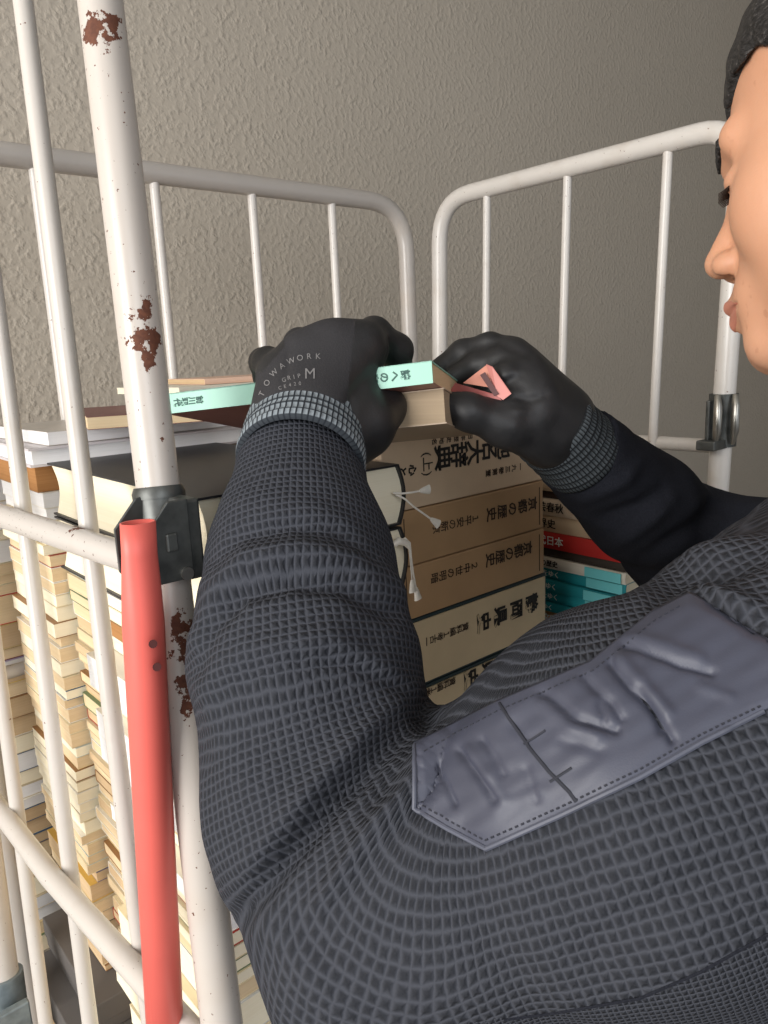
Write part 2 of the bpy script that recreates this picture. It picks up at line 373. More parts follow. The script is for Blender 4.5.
# ================================================================ BOOKS
PG = {
 'cream': mat_pages('cream_page_edges', (236, 225, 196), (250, 243, 222)),
 'tan': mat_pages('tan_page_edges', (190, 160, 122), (226, 202, 166)),
 'old': mat_pages('aged_page_edges', (206, 180, 140), (240, 220, 186)),
 'white': mat_pages('white_page_edges', (226, 226, 226), (248, 248, 250)),
 'brown': mat_pages('browned_page_edges', (150, 104, 62), (196, 146, 96)),
 'buff': mat_pages('buff_page_edges', (204, 178, 142), (222, 198, 160), 500),
}
def cover(rgb, rough=.5): return simple('cover_%02x%02x%02x' % rgb, srgb(*rgb), rough, .04, 25)
MAT_N = {}
def book(name, label, corner_xy, z, spine, w, h, th, cov, pages, cat='book', group=None, hard=False, rot=0, ct=None, tilt=None, letter=None):
    """a closed book lying flat. spine: which way the spine faces (-x,+x,-y,+y); w: spine to fore edge; h: height; corner_xy: low corner of its footprint"""
    ct = ct or (.0024 if hard else .0006)
    ang = {'-x': 0, '+x': PI, '-y': PI/2, '+y': -PI/2}[spine]
    sx, sy = (w, h) if spine[1] == 'x' else (h, w)
    cx, cy = corner_xy[0]+sx/2, corner_xy[1]+sy/2
    M = Matrix.Translation((cx, cy, z)) @ Matrix.Rotation(ang+rot, 4, 'Z')
    if tilt is not None: M = M @ Matrix.Rotation(tilt[0], 4, 'X') @ Matrix.Rotation(tilt[1], 4, 'Y')
    root = empty(name, (0, 0, 0), label, cat, group); root.matrix_basis = M
    # local frame: spine at x=-w/2, y along height, z 0..th
    def ex(poly, y0, y1): # profile xz extruded along y
        n = len(poly); v = [(x, y0, zz) for x, zz in poly] + [(x, y1, zz) for x, zz in poly]
        return v, [tuple(range(n)), tuple(range(n, 2*n))[::-1]] + [((i+1) % n, i, i+n, (i+1) % n+n) for i in range(n)]
    ov = .003 if hard else 0.0
    k = 8; bul = min(.007, th*.13) if hard else min(.0015, th*.1)
    outer = [(w/2, 0)] + [(-w/2+bul*(1-math.sin(PI*i/k))-0, th*i/k) for i in range(k+1)] + [(w/2, th)]
    inner = [(w/2, th-ct)] + [(-w/2+ct+bul*(1-math.sin(PI*i/k)), ct+(th-2*ct)*i/k) for i in range(k, -1, -1)] + [(w/2, ct)]
    b = MB(); v, f = ex(outer+inner, -h/2, h/2)
    # split the end caps into quads along the C profile
    nO = len(outer); f = f[2:]
    tot = nO+len(inner)
    for i in range(nO-1):
        j = tot-1-i
        f.append((i, i+1, j-1, j)); f.append((i+tot, j+tot, j-1+tot, i+1+tot))
    me = bpy.data.meshes.new('cover'); me.from_pydata(v, [], f); me.update()
    bm = bmesh.new(); bm.from_mesh(me); bmesh.ops.recalc_face_normals(bm, faces=bm.faces); bm.to_mesh(me); bm.free()
    me.materials.append(cov); o = bpy.data.objects.new('cover', me); COL.objects.link(o); o.parent = root
    # page block with hollow fore edge
    x0 = -w/2+ct+bul*.9; x1 = w/2-ov; hol = min(.006, th*.09) if hard else 0.0003
    prof = [(x0, ct), *[(x1-hol*math.sin(PI*i/k), ct+(th-2*ct)*i/k) for i in range(k+1)], (x0, th-ct)]
    sp_ = [(-w/2+ct*1.02+bul*(1-math.sin(PI*i/k)), ct+(th-2*ct)*i/k) for i in range(k-1, 0, -1)]
    v, f = ex(prof+sp_, -h/2+ov+.0006, h/2-ov-.0006)
    me = bpy.data.meshes.new('page_block'); me.from_pydata(v, [], f); me.update()
    bm = bmesh.new(); bm.from_mesh(me); bmesh.ops.recalc_face_normals(bm, faces=bm.faces); bm.to_mesh(me); bm.free()
    me.materials.append(pages); o2 = bpy.data.objects.new('page_block', me); COL.objects.link(o2); o2.parent = root
    return root
def text(name, body, size, M, mat, parent, bold=0.0, ext=.0002, align='LEFT', sx=1.0):
    c = bpy.data.curves.new(name, 'FONT'); c.body = body; c.size = size; c.align_x = align; c.align_y = 'CENTER'
    c.offset = bold; c.extrude = ext; c.resolution_u = 3
    t = bpy.data.objects.new(name, c); COL.objects.link(t)
    me = bpy.data.meshes.new_from_object(t.evaluated_get(bpy.context.evaluated_depsgraph_get()))
    bpy.data.objects.remove(t)
    me.transform(Matrix.Diagonal((sx, 1, 1, 1)))
    iv = world_of(parent).inverted() if parent is not None else Matrix.Identity(4)
    me.transform(iv @ M); me.materials.clear(); me.materials.append(mat)
    o = bpy.data.objects.new(name, me); COL.objects.link(o); o.parent = parent
    return o
def vtext_front(name, chars, parent, xr, zc_, y, size, step, mat, bold=0.0):
    """a vertical title on a spine laid on its side: characters turned a quarter clockwise, reading from the right to the left"""
    b = []
    for i, ch in enumerate(chars):
        c = bpy.data.curves.new('t', 'FONT'); c.body = ch; c.size = size; c.align_x = 'CENTER'; c.align_y = 'CENTER'; c.offset = bold; c.extrude = .0002; c.resolution_u = 2
        t = bpy.data.objects.new('t', c); COL.objects.link(t)
        me = bpy.data.meshes.new_from_object(t.evaluated_get(bpy.context.evaluated_depsgraph_get())); bpy.data.objects.remove(t)
        # char local x -> world -Z ; local y -> world +X ; local z -> world -Y
        M = Matrix(((0, 1, 0, xr-i*step), (0, 0, -1, y), (-1, 0, 0, zc_), (0, 0, 0, 1)))
        me.transform(M); b.append(me)
    v = []; f = []
    for me in b:
        n = len(v); v += [tuple(p.co) for p in me.vertices]; f += [tuple(i+n for i in q.vertices) for q in me.polygons]
        bpy.data.meshes.remove(me)
    iv = world_of(parent).inverted()
    me = bpy.data.meshes.new(name); me.from_pydata([tuple(iv @ Vector(p)) for p in v], [], f); me.materials.append(mat)
    o = bpy.data.objects.new(name, me); COL.objects.link(o); o.parent = parent; return o

# ---- two thick black-covered dictionaries (front left)
BLK = cover((38, 39, 42), .45)
d1 = book('dictionary', 'thick black-covered dictionary lying on top of its twin beside the rusty front left post', (.035, .020), 1.2865, '+x', .203, .328, .0545, BLK, PG['cream'], hard=True, ct=.0018)
d2 = book('dictionary', 'thick black-covered dictionary directly under its twin, white ribbon bookmark bunched at its right end', (.035, .020), 1.2285, '+x', .203, .328, .0560, BLK, PG['cream'], hard=True, ct=.0018)
# ribbons
def ribbon(parent, pts, w=.0009, brush=.0115):
    pts = [Vector(p) for p in pts]
    a, bq = pts[-2], pts[-1]; d = (bq-a).normalized()
    o = MB().tube(pts, [w]*len(pts), 8, flat=[.5]*len(pts)).tube([bq, bq+d*brush*.35, bq+d*brush], [w*1.8, w*3.2, w*5], 10, flat=[.8, .6, .5]).build('ribbon_bookmark', M_silk, parent, True)
    return o
yq = .012
def q(px, py, y=yq): return onplane(px, py, 1, y)
ribbon(d1, [q(393, 493, .0195), q(402, 493.5, .014), q(412, 492.5), q(420, 491)])
ribbon(d1, [q(395, 494, .0195), q(405, 499, .014), q(414, 507), q(424, 514), q(431, 519)])
ribbon(d2, [q(399, 541, .019), q(405, 538, .014), q(410, 543), q(411, 556), q(413, 572), q(416, 588)])
ribbon(d2, [q(396, 546, .019), q(402, 541, .014), q(409, 548), q(411, 566), q(412, 580)])
MB().tube([q(392, 545, .016), q(399, 541, .013), q(406, 543, .013), q(410, 549, .012)], [.002, .0036, .0032, .0012], 12).build('ribbon_knot', M_silk, d2, True)

ordinals = ['topmost', 'second', 'third', 'fourth', 'fifth', 'sixth', 'seventh', 'eighth', 'ninth', 'tenth', 'eleventh', 'twelfth', 'thirteenth', 'fourteenth', 'fifteenth',
            'sixteenth', 'seventeenth', 'eighteenth', 'nineteenth', 'twentieth', 'twenty-first', 'twenty-second', 'twenty-third', 'twenty-fourth', 'twenty-fifth', 'twenty-sixth', 'twenty-seventh',
            'twenty-eighth', 'twenty-ninth', 'thirtieth'] + ['thirty-'+w_ for w_ in ('first', 'second', 'third', 'fourth', 'fifth', 'sixth', 'seventh', 'eighth', 'ninth')] + ['fortieth'] + ['forty-'+w_ for w_ in ('first', 'second', 'third', 'fourth', 'fifth', 'sixth', 'seventh', 'eighth', 'ninth')] + ['fiftieth'] + ['fifty-'+w_ for w_ in ('first', 'second', 'third', 'fourth', 'fifth', 'sixth', 'seventh', 'eighth', 'ninth')]
# ---- slip-cased volumes (centre stack)
TANB = cover((176, 142, 104), .55); CREAMB = cover((206, 186, 152), .6); GREEN = cover((36, 54, 58), .6); ROSE = cover((214, 188, 158), .6)
def vt(name, chars, parent, p0, p1, size, mat, bold=0.0, y=None):
    y = Y0-.0004 if y is None else y
    a = onplane(*p0, 1, y); b_ = onplane(*p1, 1, y); n = max(1, len(chars)-1)
    return vtext_front(name, chars, parent, a[0], (a[2]+b_[2])/2, y, size, (a[0]-b_[0])/n, mat, bold)
def case(label, x0, x1, z0, z1, y0, dep, mat, group=None):
    root = empty('boxed_volume', ((x0+x1)/2, y0+dep/2, z0), label, 'book', group)
    MB().box((x0, y0, z0), (x1, y0+dep, z1)).build('slipcase', mat, root, bevel=.0015)
    return root
Y0 = .058
c1 = case('thick pale pinkish-tan boxed place-name dictionary topmost in the centre stack, bold black title', .243, .487, 1.2875, 1.3715, Y0, .20, ROSE)
vt('title_lettering', '地名大辞典', c1, (503.5, 446), (442, 459), .0265, M_ink, .0005)
vt('volume_lettering', ['(上)'], c1, (427, 464), (427, 464), .0150, M_ink)
vt('subtitle_lettering', '日本歴史地名', c1, (470, 436), (434, 442), .0072, M_inkb)
vt('subtitle_lettering', '一九三巻第壹', c1, (520, 466), (488, 474), .0085, M_inkb)
vt('publisher_lettering', '心と', c1, (412, 470), (402, 472), .0110, M_ink, .0004)
c2 = case('brown boxed history volume numbered 1, second from top in the centre stack', .243, .4865, 1.2310, 1.2865, Y0, .18, TANB)
c3 = case('brown boxed history volume numbered 2, directly under volume 1', .240, .4885, 1.1755, 1.2300, Y0, .18, TANB)
for c_, zz, t0, t1, s0_, s1_, s2 in ((c2, 1.2595, (532, 505), (491, 513), (475, 517), (436, 530), '１平安の新京'), (c3, 1.204, (527, 549), (490, 559), (474, 566), (434, 578), '２中世の明暗')):
    vt('title_lettering', '京都の歴史', c_, t0, t1, .0165, M_inkb, .0002)
    vt('subtitle_lettering', s2, c_, s0_, s1_, .0115, M_inkb)
    MB().box((.479, Y0-.0003, zz-.024), (.4802, Y0+.001, zz+.020)).build('rule_line', M_inkb, c_)
    MB().box((.268, Y0-.0003, zz-.026), (.2690, Y0+.001, zz+.02)).build('rule_line', M_inkb, c_)
    vtext_front('publisher_lettering', '京都市編', c_, .256, zz+.006, Y0-.0004, .005, .005, M_inkb)
# cream prefecture histories with dark green edges
prev = 1.1745
for i, (th, lab) in enumerate(((.0745, 'cream boxed prefecture history with dark green borders, upper of two in the centre stack'),
                               (.0745, 'cream boxed prefecture history with dark green borders, lower of two, partly hidden by the sleeve'))):
    z1 = prev; z0 = z1-th; prev = z0-.001
    c_ = case(lab, .237, .4935, z0, z1, Y0+.001, .19, GREEN)
    MB().box((.2680, Y0-.0006, z0+.0035), (.4895, Y0+.002, z1-.0035)).build('spine_label', CREAMB, c_)
    p = (((531, 604), (483, 622), (465, 627), (426, 642)), ((520, 659), (470, 676), (452, 683), (414, 697)))[i]
    vt('title_lettering', '静岡県史', c_, p[0], p[1], .0235, M_ink, .0006, Y0-.001)
    vt('subtitle_lettering', '資料編１考古一', c_, p[2], p[3], .0100, M_inkb, 0, Y0-.001)
# what carries the centre stack, down to the deck
zz = prev; k = 0
fill = [(150, 60, 50), (60, 76, 104), (170, 150, 120), (80, 90, 80), (196, 186, 168), (110, 80, 60)]
words = ['red', 'navy', 'tan', 'grey-green', 'pale', 'brown']
while zz > .30:
    th = min(.085+.01*(k % 3), zz-.2165) if zz-.2165 > .2 else (zz-.2165)/2-.0005 if zz-.2165 > .12 else zz-.2165
    zz -= th
    book('hardback_book', 'large %s hardback in the centre stack, %s below the boxed volumes' % (words[k % 6], ordinals[k+1] if k else 'directly'), (.245, Y0+.004), zz, '-y', .185, .235, th-.001, cover(fill[k % 6]), PG['old'], hard=True)
    k += 1

# ---- generic columns of paperbacks
COVS = [((236, 232, 222), 'white'), ((205, 190, 160), 'buff'), ((150, 110, 70), 'brown'), ((228, 214, 180), 'cream'), ((198, 206, 200), 'pale grey'),
        ((170, 60, 48), 'red'), ((70, 100, 130), 'blue'), ((222, 200, 150), 'straw'), ((110, 130, 96), 'green')]
PGN = {'cream': 'cream', 'tan': 'tan', 'old': 'yellowed', 'white': 'white', 'brown': 'browned', 'buff': 'buff'}

def column(where, group, x0, y0, ztop, zbot, spec, w0, h0, spine, jit=.006, pages=('old', 'cream', 'tan'), cmin=.011, cmax=.022, xj=None, name='paperback_book', ymax=None):
    z = ztop; i = 0
    while z > zbot+.004:
        sp = spec[i] if i < len(spec) else None
        if sp: th, cv, pg, dx = sp
        else:
            th = random.uniform(cmin, cmax); cv = random.choice(COVS)[0] if random.random() < .45 else random.choice([(228, 214, 180), (205, 190, 160), (236, 232, 222)])
            pg = random.choice(pages); dx = 0
        th = min(th, z-zbot)
        if z-th-zbot < .008: th = z-zbot
        z -= th
        w = w0*random.uniform(.97, 1.0); h = h0*random.uniform(.965, 1.0)
        sx, sy = (w, h) if spine[1] == 'x' else (h, w)
        X = x0 + dx + (random.uniform(0, jit) if xj is None else xj*random.random())
        Y = y0 + random.uniform(0, jit*.5)
        cn = {c: n_ for c, n_ in COVS}.get(cv, None) or 'plain'
        o_ = ordinals[min(i, 58)]
        big = 'thick' if th > .024 else ('thin' if th < .013 else 'medium')
        lab = '%s %s-edged paperback, %s from the top of %s' % (big, PGN[pg], o_, where) if i else '%s %s-edged paperback on top of %s' % (big, PGN[pg], where)
        book(name, lab, (X, Y), z, spine, w, h, th-.0004, cover(cv), PG[pg], group=group, rot=random.uniform(-.012, .012), cat='book', hard=False, ct=.0008 if th > .013 else .0006)
        i += 1
WH = (236, 232, 222); CR = (228, 214, 180); BF = (205, 190, 160); BR = (150, 110, 70); GY = (120, 116, 112); WG = (210, 210, 206)
# column A under the dictionaries; fore edges to the left
column('the stack under the black dictionaries', 'paperbacks under the black dictionaries', .026, .030, 1.2275, .905,
       [(.012, WH, 'cream', .004), (.014, CR, 'cream', .004), (.016, BR, 'brown', .004), (.012, CR, 'cream', .008), (.012, BF, 'cream', .010), (.034, WH, 'white', -.012), (.012, BF, 'old', .010),
        (.015, CR, 'cream', .008), (.028, WH, 'white', -.010), (.028, WH, 'white', -.010), (.014, CR, 'cream', .004), (.013, CR, 'cream', .010), (.012, CR, 'cream', .006), (.014, CR, 'cream', .012), (.018, WH, 'white', -.004)], .150, .232, '+x', .008, ('cream', 'cream', 'old'), .011, .019)
column('the low stack beside the red gate bar', 'larger books low beside the red gate bar', .018, .030, .905, .2165,
       [(.036, WG, 'cream', .010), (.044, CR, 'cream', .002), (.020, WH, 'cream', -.006), (.026, (214, 214, 190), 'cream', -.010), (.022, (214, 214, 190), 'cream', .0), (.014, (96, 100, 92), 'old', .016), (.024, CR, 'cream', .0),
        (.026, WH, 'white', -.008), (.022, (130, 170, 148), 'cream', -.010), (.02, BR, 'tan', -.004), (.028, (48, 110, 150), 'white', -.006)], .178, .240, '+x', .004, ('cream', 'old', 'white'), .018, .036)
column('the recessed narrow stack', 'pocket paperbacks in the recessed narrow stack', .044, .266, 1.2275, .2165, [], .105, .104, '+y', .009, ('tan', 'old', 'old'), .011, .019)
column('the rear left stack', 'paperbacks in the rear left stack', .026, .376, 1.3365, .84,
       [(.030, BR, 'brown', .0), (.018, WH, 'white', .0), (.014, WH, 'white', .004), (.012, CR, 'cream', 0), (.014, CR, 'cream', 0), (.012, CR, 'cream', 0)], .128, .162, '+x', .008, ('old', 'cream', 'cream', 'old'), .011, .019)
column('the lower rear left stack', 'books low in the rear left stack', .024, .376, .84, .705,
       [(.014, (120, 110, 130), 'tan', .004), (.024, (220, 180, 90), 'tan', -.004), (.016, BF, 'old', -.006), (.018, (90, 80, 70), 'old', .006), (.022, (196, 150, 40), 'tan', 0), (.016, (60, 50, 48), 'white', 0)], .150, .156, '+x', .010, ('tan', 'white', 'old'), .012, .022)
GRYB = cover((96, 92, 90), .7)
for i, (z0, z1, x0, y0, lab) in enumerate(((.660, .704, .004, .335, 'dark grey flat box low at the rear left, the upper one'), (.612, .6595, -.020, .325, 'dark grey flat box at the rear left, the lower one jutting out'))):
    o = empty('document_box', (x0+.1, y0+.09, z0), lab, 'box')
    MB().box((x0, y0, z0), (x0+.20, y0+.195, z0+.016)).build('tray', GRYB, o, bevel=.0015)
    MB().box((x0-.0015, y0-.0015, z0+.0165), (x0+.2015, y0+.1965, z1)).build('lid', GRYB, o, bevel=.0015)
column('the stack beneath the grey boxes', 'books beneath the grey boxes', .030, .385, .6115, .2165, [], .15, .154, '+x', .01, ('tan', 'old'), .018, .03)
# a second loaded pallet of books beyond the trolley, seen through the side bars
pal = empty('pallet', (.0, .68, 0), 'low grey pallet on the floor behind the trolley carrying another pile of books', 'pallet')
for xx in (-.10, .06, .22): MB().box((xx, .585, 0), (xx+.06, .80, .10)).build('bearer', M_galv, pal)
MB().box((-.12, .585, .101), (.30, .80, .12)).build('deck_board', M_galv, pal)
column('the far pile behind the trolley', 'books in the far pile behind the trolley', -.02, .592, 1.30, .1205,
       [(.030, WH, 'white', 0), (.018, CR, 'white', 0), (.020, WH, 'white', .0), (.014, CR, 'cream', 0), (.03, WH, 'white', .0), (.016, CR, 'old', 0), (.014, CR, 'old', 0), (.014, CR, 'old', 0), (.040, (196, 40, 36), 'old', -.004), (.034, (196, 178, 120), 'tan', .0),
        (.016, (120, 30, 40), 'old', 0), (.020, (170, 160, 190), 'white', 0), (.014, (214, 180, 80), 'tan', 0), (.02, CR, 'old', 0), (.03, (150, 110, 70), 'tan', 0)], .15, .19, '+x', .012, ('old', 'tan', 'white', 'cream'), .014, .032)
# ---- big white flat volumes on the rear left
book('art_book', 'large flat white hardback with mauve-grey cover on the rear left stack', (.022, .350), 1.3370, '+y', .190, .300, .0195, cover((206, 200, 202), .5), PG['white'], hard=True, rot=-.02)
book('magazine', 'wide pale grey magazine lying on the large white hardback at the rear left', (.040, .365), 1.3570, '+y', .175, .29, .0145, cover((196, 190, 182), .4), PG['white'], 'magazine', rot=.03)
book('paperback_book', 'small maroon paperback with rounded cream edge resting behind the front left post', (.100, .300), 1.3722, '+x', .150, .20, .0135, cover((120, 70, 66), .45), PG['old'], rot=-.30)
for i, (x, y, z, w, h, th, cv, pg, rot, lab) in enumerate((
        (.335, .345, 1.3370, .15, .20, .026, (200, 160, 130), 'tan', .05, 'tan paperback under the pale books near the back panel'),
        (.335, .350, 1.3635, .15, .20, .018, (240, 236, 220), 'cream', -.04, 'cream-edged paperback in the low pile near the back panel'),
        (.345, .352, 1.3820, .14, .19, .018, (206, 150, 126), 'tan', .08, 'pinkish-brown paperback in the low pile near the back panel'),
        (.190, .375, 1.4003, .15, .23, .008, (238, 232, 214), 'cream', .10, 'whitish paperback lying across the maroon one beside the left glove'),
        (.250, .385, 1.4088, .12, .20, .007, (226, 190, 168), 'tan', -.06, 'thin pinkish paperback topmost of the pile near the back panel'))):
    book('paperback_book', lab, (x, y), z, '-y', w, h, th, cover(cv), PG[pg], rot=rot)
zz = 1.3365; k = 0
while zz > .23:
    th = min(.10, zz-.2165); zz -= th
    book('hardback_book', 'large %s hardback hidden low in the back centre stack, layer %s' % (words[(k+2) % 6], ordinals[k]), (.262, .34), zz, '-y', .198, .27, th-.001, cover(fill[(k+2) % 6]), PG['old'], hard=True)
    k += 1
# ---- right-hand stack: spines facing left (-x)
RX = .57; RY = .002
rs = [(.016, (214, 206, 196), 'white', 'thin pale paperback', None, 0), (.014, (196, 176, 150), 'tan', 'tan slim paperback', None, 0), (.010, (52, 40, 36), 'old', 'thin dark brown book', None, .004),
      (.022, (222, 206, 184), 'tan', 'pinkish-cream paperback with dark lettering', '文芸春秋', 0), (.022, (206, 184, 154), 'old', 'buff paperback with small dark lettering', '世界史', .002),
      (.022, (186, 44, 40), 'old', 'bright red paperback', '現代日本', .0), (.012, (60, 52, 46), 'old', 'dark slim book', None, .004),
      (.015, (226, 220, 206), 'cream', 'cream and turquoise paperback', '日本の歴史', 0), (.0150, (34, 150, 160), 'cream', 'turquoise paperback, upper of the turquoise set', '街道をゆく', .004),
      (.0150, (30, 142, 152), 'cream', 'turquoise paperback, second of the turquoise set', '街道をゆく', -.002), (.0150, (38, 158, 168), 'cream', 'turquoise paperback, third of the turquoise set', '街道をゆく', .002),
      (.0130, (30, 142, 152), 'cream', 'turquoise paperback, lowest of the turquoise set', '街道をゆく', -.002),
      (.018, (206, 150, 100), 'tan', 'orange-tan paperback', '新潮文庫', 0), (.016, (220, 190, 150), 'tan', 'peach paperback', '文庫', .002), (.022, (180, 110, 60), 'old', 'rust-coloured paperback', None, 0)]
z = 1.285
TXW = simple('white_ink', srgb(226, 232, 228), .6, .02)
for (th, cv, pg, lab, txt, dx) in rs:
    z -= th
    tl = th-.0005
    o = book('paperback_book', lab+' in the stack right of the boxed volumes', (RX+dx, RY), z, '-x', .115, .160, tl, cover(cv), PG[pg], rot=random.uniform(-.02, .02))
    if txt:
        dark = sum(cv) > 480
        s_ = tl*.62
        M = Matrix(((0, 0, -1, RX+dx-.0016), (-1, 0, 0, RY+.140), (0, 1, 0, z+tl/2), (0, 0, 0, 1)))
        text('spine_lettering', txt, s_, M, M_ink if dark else TXW, o, .0001, .0003)
    if 'turquoise' in lab:
        TQ = cover((120, 214, 220), .4)
        MB().box((RX+dx-.0012, RY+.004, z+.001), (RX+dx-.0004, RY+.055, z+tl-.001)).build('spine_band', TQ, o)
zz = z; k = 0
while zz > .23:
    th = min(.09, zz-.2165); zz -= th
    book('hardback_book', 'large %s hardback low in the right-hand stack, layer %s' % (words[(k+1) % 6], ordinals[k]), (RX, RY), zz, '-x', .150, .20, th-.001, cover(fill[(k+1) % 6]), PG['old'], hard=True)
    k += 1
# back right stack seen beyond the right sleeve
column('the back right stack beyond the right sleeve', 'books in the back right stack', .600, .225, 1.288, .80, [(.012, (222, 200, 176), 'tan', 0), (.014, (196, 160, 130), 'tan', .004), (.018, WH, 'cream', 0), (.02, BR, 'tan', 0)], .130, .19, '-x', .006, ('tan', 'old'), .03, .05)
column('the base of the back right stack', 'books at the base of the back right stack', .600, .225, .80, .2165, [], .14, .2, '-x', .006, ('tan', 'old'), .06, .09)

# ================================================================ HELD BOOKS
def held(name, label, P, sd, wd, L, wid, th, cov, pages, cat='book', spine=True, back=None):
    """P: near lower corner (tail end of the spine, lower edge); sd: along the spine; wd: spine to fore edge"""
    sd = Vector(sd).normalized(); wd = Vector(wd); wd = (wd-sd*wd.dot(sd)).normalized(); nd = sd.cross(wd)
    if nd.z < 0: nd = -nd
    root = empty(name, P, label, cat)
    M = Matrix.Translation(P) @ Matrix((tuple(sd)+(0,), tuple(wd)+(0,), tuple(nd)+(0,), (0, 0, 0, 1))).transposed().to_3x3().to_4x4()
    M = Matrix.Translation(P) @ Matrix(((sd.x, wd.x, nd.x, 0), (sd.y, wd.y, nd.y, 0), (sd.z, wd.z, nd.z, 0), (0, 0, 0, 1)))
    ct = .0009
    b = MB()
    if spine: b.box((0, 0, 0), (L, ct, th), M)
    if back is None: b.box((0, 0, 0), (L, wid, ct), M)
    else: MB().box((0, ct, 0), (L, wid, ct), M).build('back_cover', back, root)
    b.box((0, 0, th-ct), (L, wid, th), M)
    b.build('cover', cov, root)
    MB().box((.001, ct, ct), (L-.001, wid-.001, th-ct), M).build('page_block', pages, root)
    return root, M
MINT = cover((146, 196, 178), .4)
A_ = Vector(at(433, 383, .525)); B_ = Vector(at(166, 414, .588))
sd = (B_-A_); Lm = sd.length
wdir = b2w((.067, .004, .14))-b2w((0, 0, 0))
mint, Mm = held('held_book', 'slim mint-green book held level between both gloved hands', A_, sd, wdir, Lm, .145, .0158, MINT, PG['tan'], back=cover((140, 92, 82), .45))
def spine_text(txt, s0, size, mat, par, Mb, step, th=.0158, flip=True):
    # characters on the spine plane (local y=0), tops toward +s (left end) 
    v = []; f = []
    for i, ch in enumerate(txt):
        c = bpy.data.curves.new('t', 'FONT'); c.body = ch; c.size = size; c.align_x = 'CENTER'; c.align_y = 'CENTER'; c.extrude = .0002; c.offset = .0002
        t = bpy.data.objects.new('t', c); COL.objects.link(t)
        me = bpy.data.meshes.new_from_object(t.evaluated_get(bpy.context.evaluated_depsgraph_get())); bpy.data.objects.remove(t)
        # char y -> -s (tops to the right), char x -> -n , outward = -w
        T = Matrix(((0, -1, 0, s0+i*step), (0, 0, -1, -.0003), (-1, 0, 0, th/2), (0, 0, 0, 1)))
        me.transform(Mb @ T); n = len(v); v += [tuple(p.co) for p in me.vertices]; f += [tuple(k+n for k in q_.vertices) for q_ in me.polygons]
        bpy.data.meshes.remove(me)
    iv = world_of(par).inverted()
    me = bpy.data.meshes.new('spine_lettering'); me.from_pydata([tuple(iv @ Vector(p)) for p in v], [], f); me.materials.append(mat)
    o = bpy.data.objects.new('spine_lettering', me); COL.objects.link(o); o.parent = par
M_inkg = simple('green_black_ink', srgb(44, 84, 76), .6, .02)
spine_text('詩への扉', .020, .0072, M_inkg, mint, Mm, .0078)
spine_text('前川現代', Lm-.030, .0062, M_inkg, mint, Mm, .0066)
M_edgeb = cover((214, 214, 170), .4)
MB().box((Lm-.0035, -.0004, 0), (Lm+.0002, .0005, .0158), Mm).build('spine_edge_band', M_edgeb, mint)
# beige paperback held under it
nd_ = sd.normalized().cross(Vector(wdir)).normalized(); nd_ = nd_ if nd_.z > 0 else -nd_
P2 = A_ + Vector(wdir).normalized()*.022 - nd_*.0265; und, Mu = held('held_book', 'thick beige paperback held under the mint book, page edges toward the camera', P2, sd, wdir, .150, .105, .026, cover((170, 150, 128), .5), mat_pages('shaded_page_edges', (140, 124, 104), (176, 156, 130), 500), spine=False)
# pink folded strip at the far end
root = empty('paper_slip', at(490, 385, .60), 'folded pink printed paper slip sticking out of the held book by the right glove', 'paper slip')
PK = cover((206, 134, 126), .5)
def leaf(pts, name, mat, dz=0):
    v = [at(*p) for p in pts]; nrm = (Vector(v[1])-Vector(v[0])).cross(Vector(v[2])-Vector(v[0])).normalized()*.0006
    n = len(v); b = MB(); b.add(list(v)+[Vector(p)+nrm for p in v], [tuple(range(n)), tuple(range(n, 2*n))[::-1]]+[(i, (i+1) % n, (i+1) % n+n, i+n) for i in range(n)])
    return b.build(name, mat, root)
leaf([(463, 383, .585), (487, 364.5, .578), (493, 388, .572)], 'folded_flap', cover((212, 142, 122), .5))
leaf([(486, 364.5, .577), (492, 367, .572), (511, 394, .568), (503, 400, .570), (497, 396, .571)], 'pink_strip', PK)
leaf([(480, 375, .5745), (485, 372, .5735), (499, 394, .5695), (494, 396, .5705)], 'printed_band', cover((84, 44, 44), .5))
leaf([(455, 383, .585), (497, 395, .572), (503, 402, .571), (492, 403, .575), (450, 391, .59)], 'lower_leaf', cover((170, 96, 92), .5))

# ================================================================ SIGNED-DISTANCE BODY MODELLING
def cap(P, a, b, ra, rb):
    a = np.asarray(a, np.float32); b = np.asarray(b, np.float32); ab = b-a
    t = np.clip(((P-a) @ ab)/max(float(ab @ ab), 1e-12), 0, 1).astype(np.float32)
    d = P-a-t[..., None]*ab
    return np.sqrt((d*d).sum(-1)) - (ra+(rb-ra)*t)
def chain(P, pts, rs, k=.01):
    r = None
    for i in range(len(pts)-1):
        d = cap(P, pts[i], pts[i+1], rs[i], rs[i+1]); r = d if r is None else smin(r, d, k)
    return r
def ell(P, c, r, ax=None):
    q_ = P-np.asarray(c, np.float32)
    if ax is not None: q_ = q_ @ np.asarray(ax, np.float32).T
    r = np.asarray(r, np.float32)
    k0 = np.sqrt(((q_/r)**2).sum(-1)); k1 = np.sqrt(((q_/(r*r))**2).sum(-1))+1e-9
    return k0*(k0-1)/k1
def smin(a, b, k):
    h = np.clip(.5+.5*(b-a)/k, 0, 1); return b+(a-b)*h-k*h*(1-h)
def smax(a, b, k): return -smin(-a, -b, k)
def axis_grid(lo, hi, h, fine=None):
    if fine is None: return np.arange(lo, hi+h, h, dtype=np.float32)
    f0, f1, fh = fine; a = []
    x = lo
    while x < f0-1e-6: a.append(x); x += h
    x = f0
    while x < f1-1e-6: a.append(x); x += fh
    x = f1
    while x < hi+h: a.append(x); x += h
    return np.array(a, np.float32)
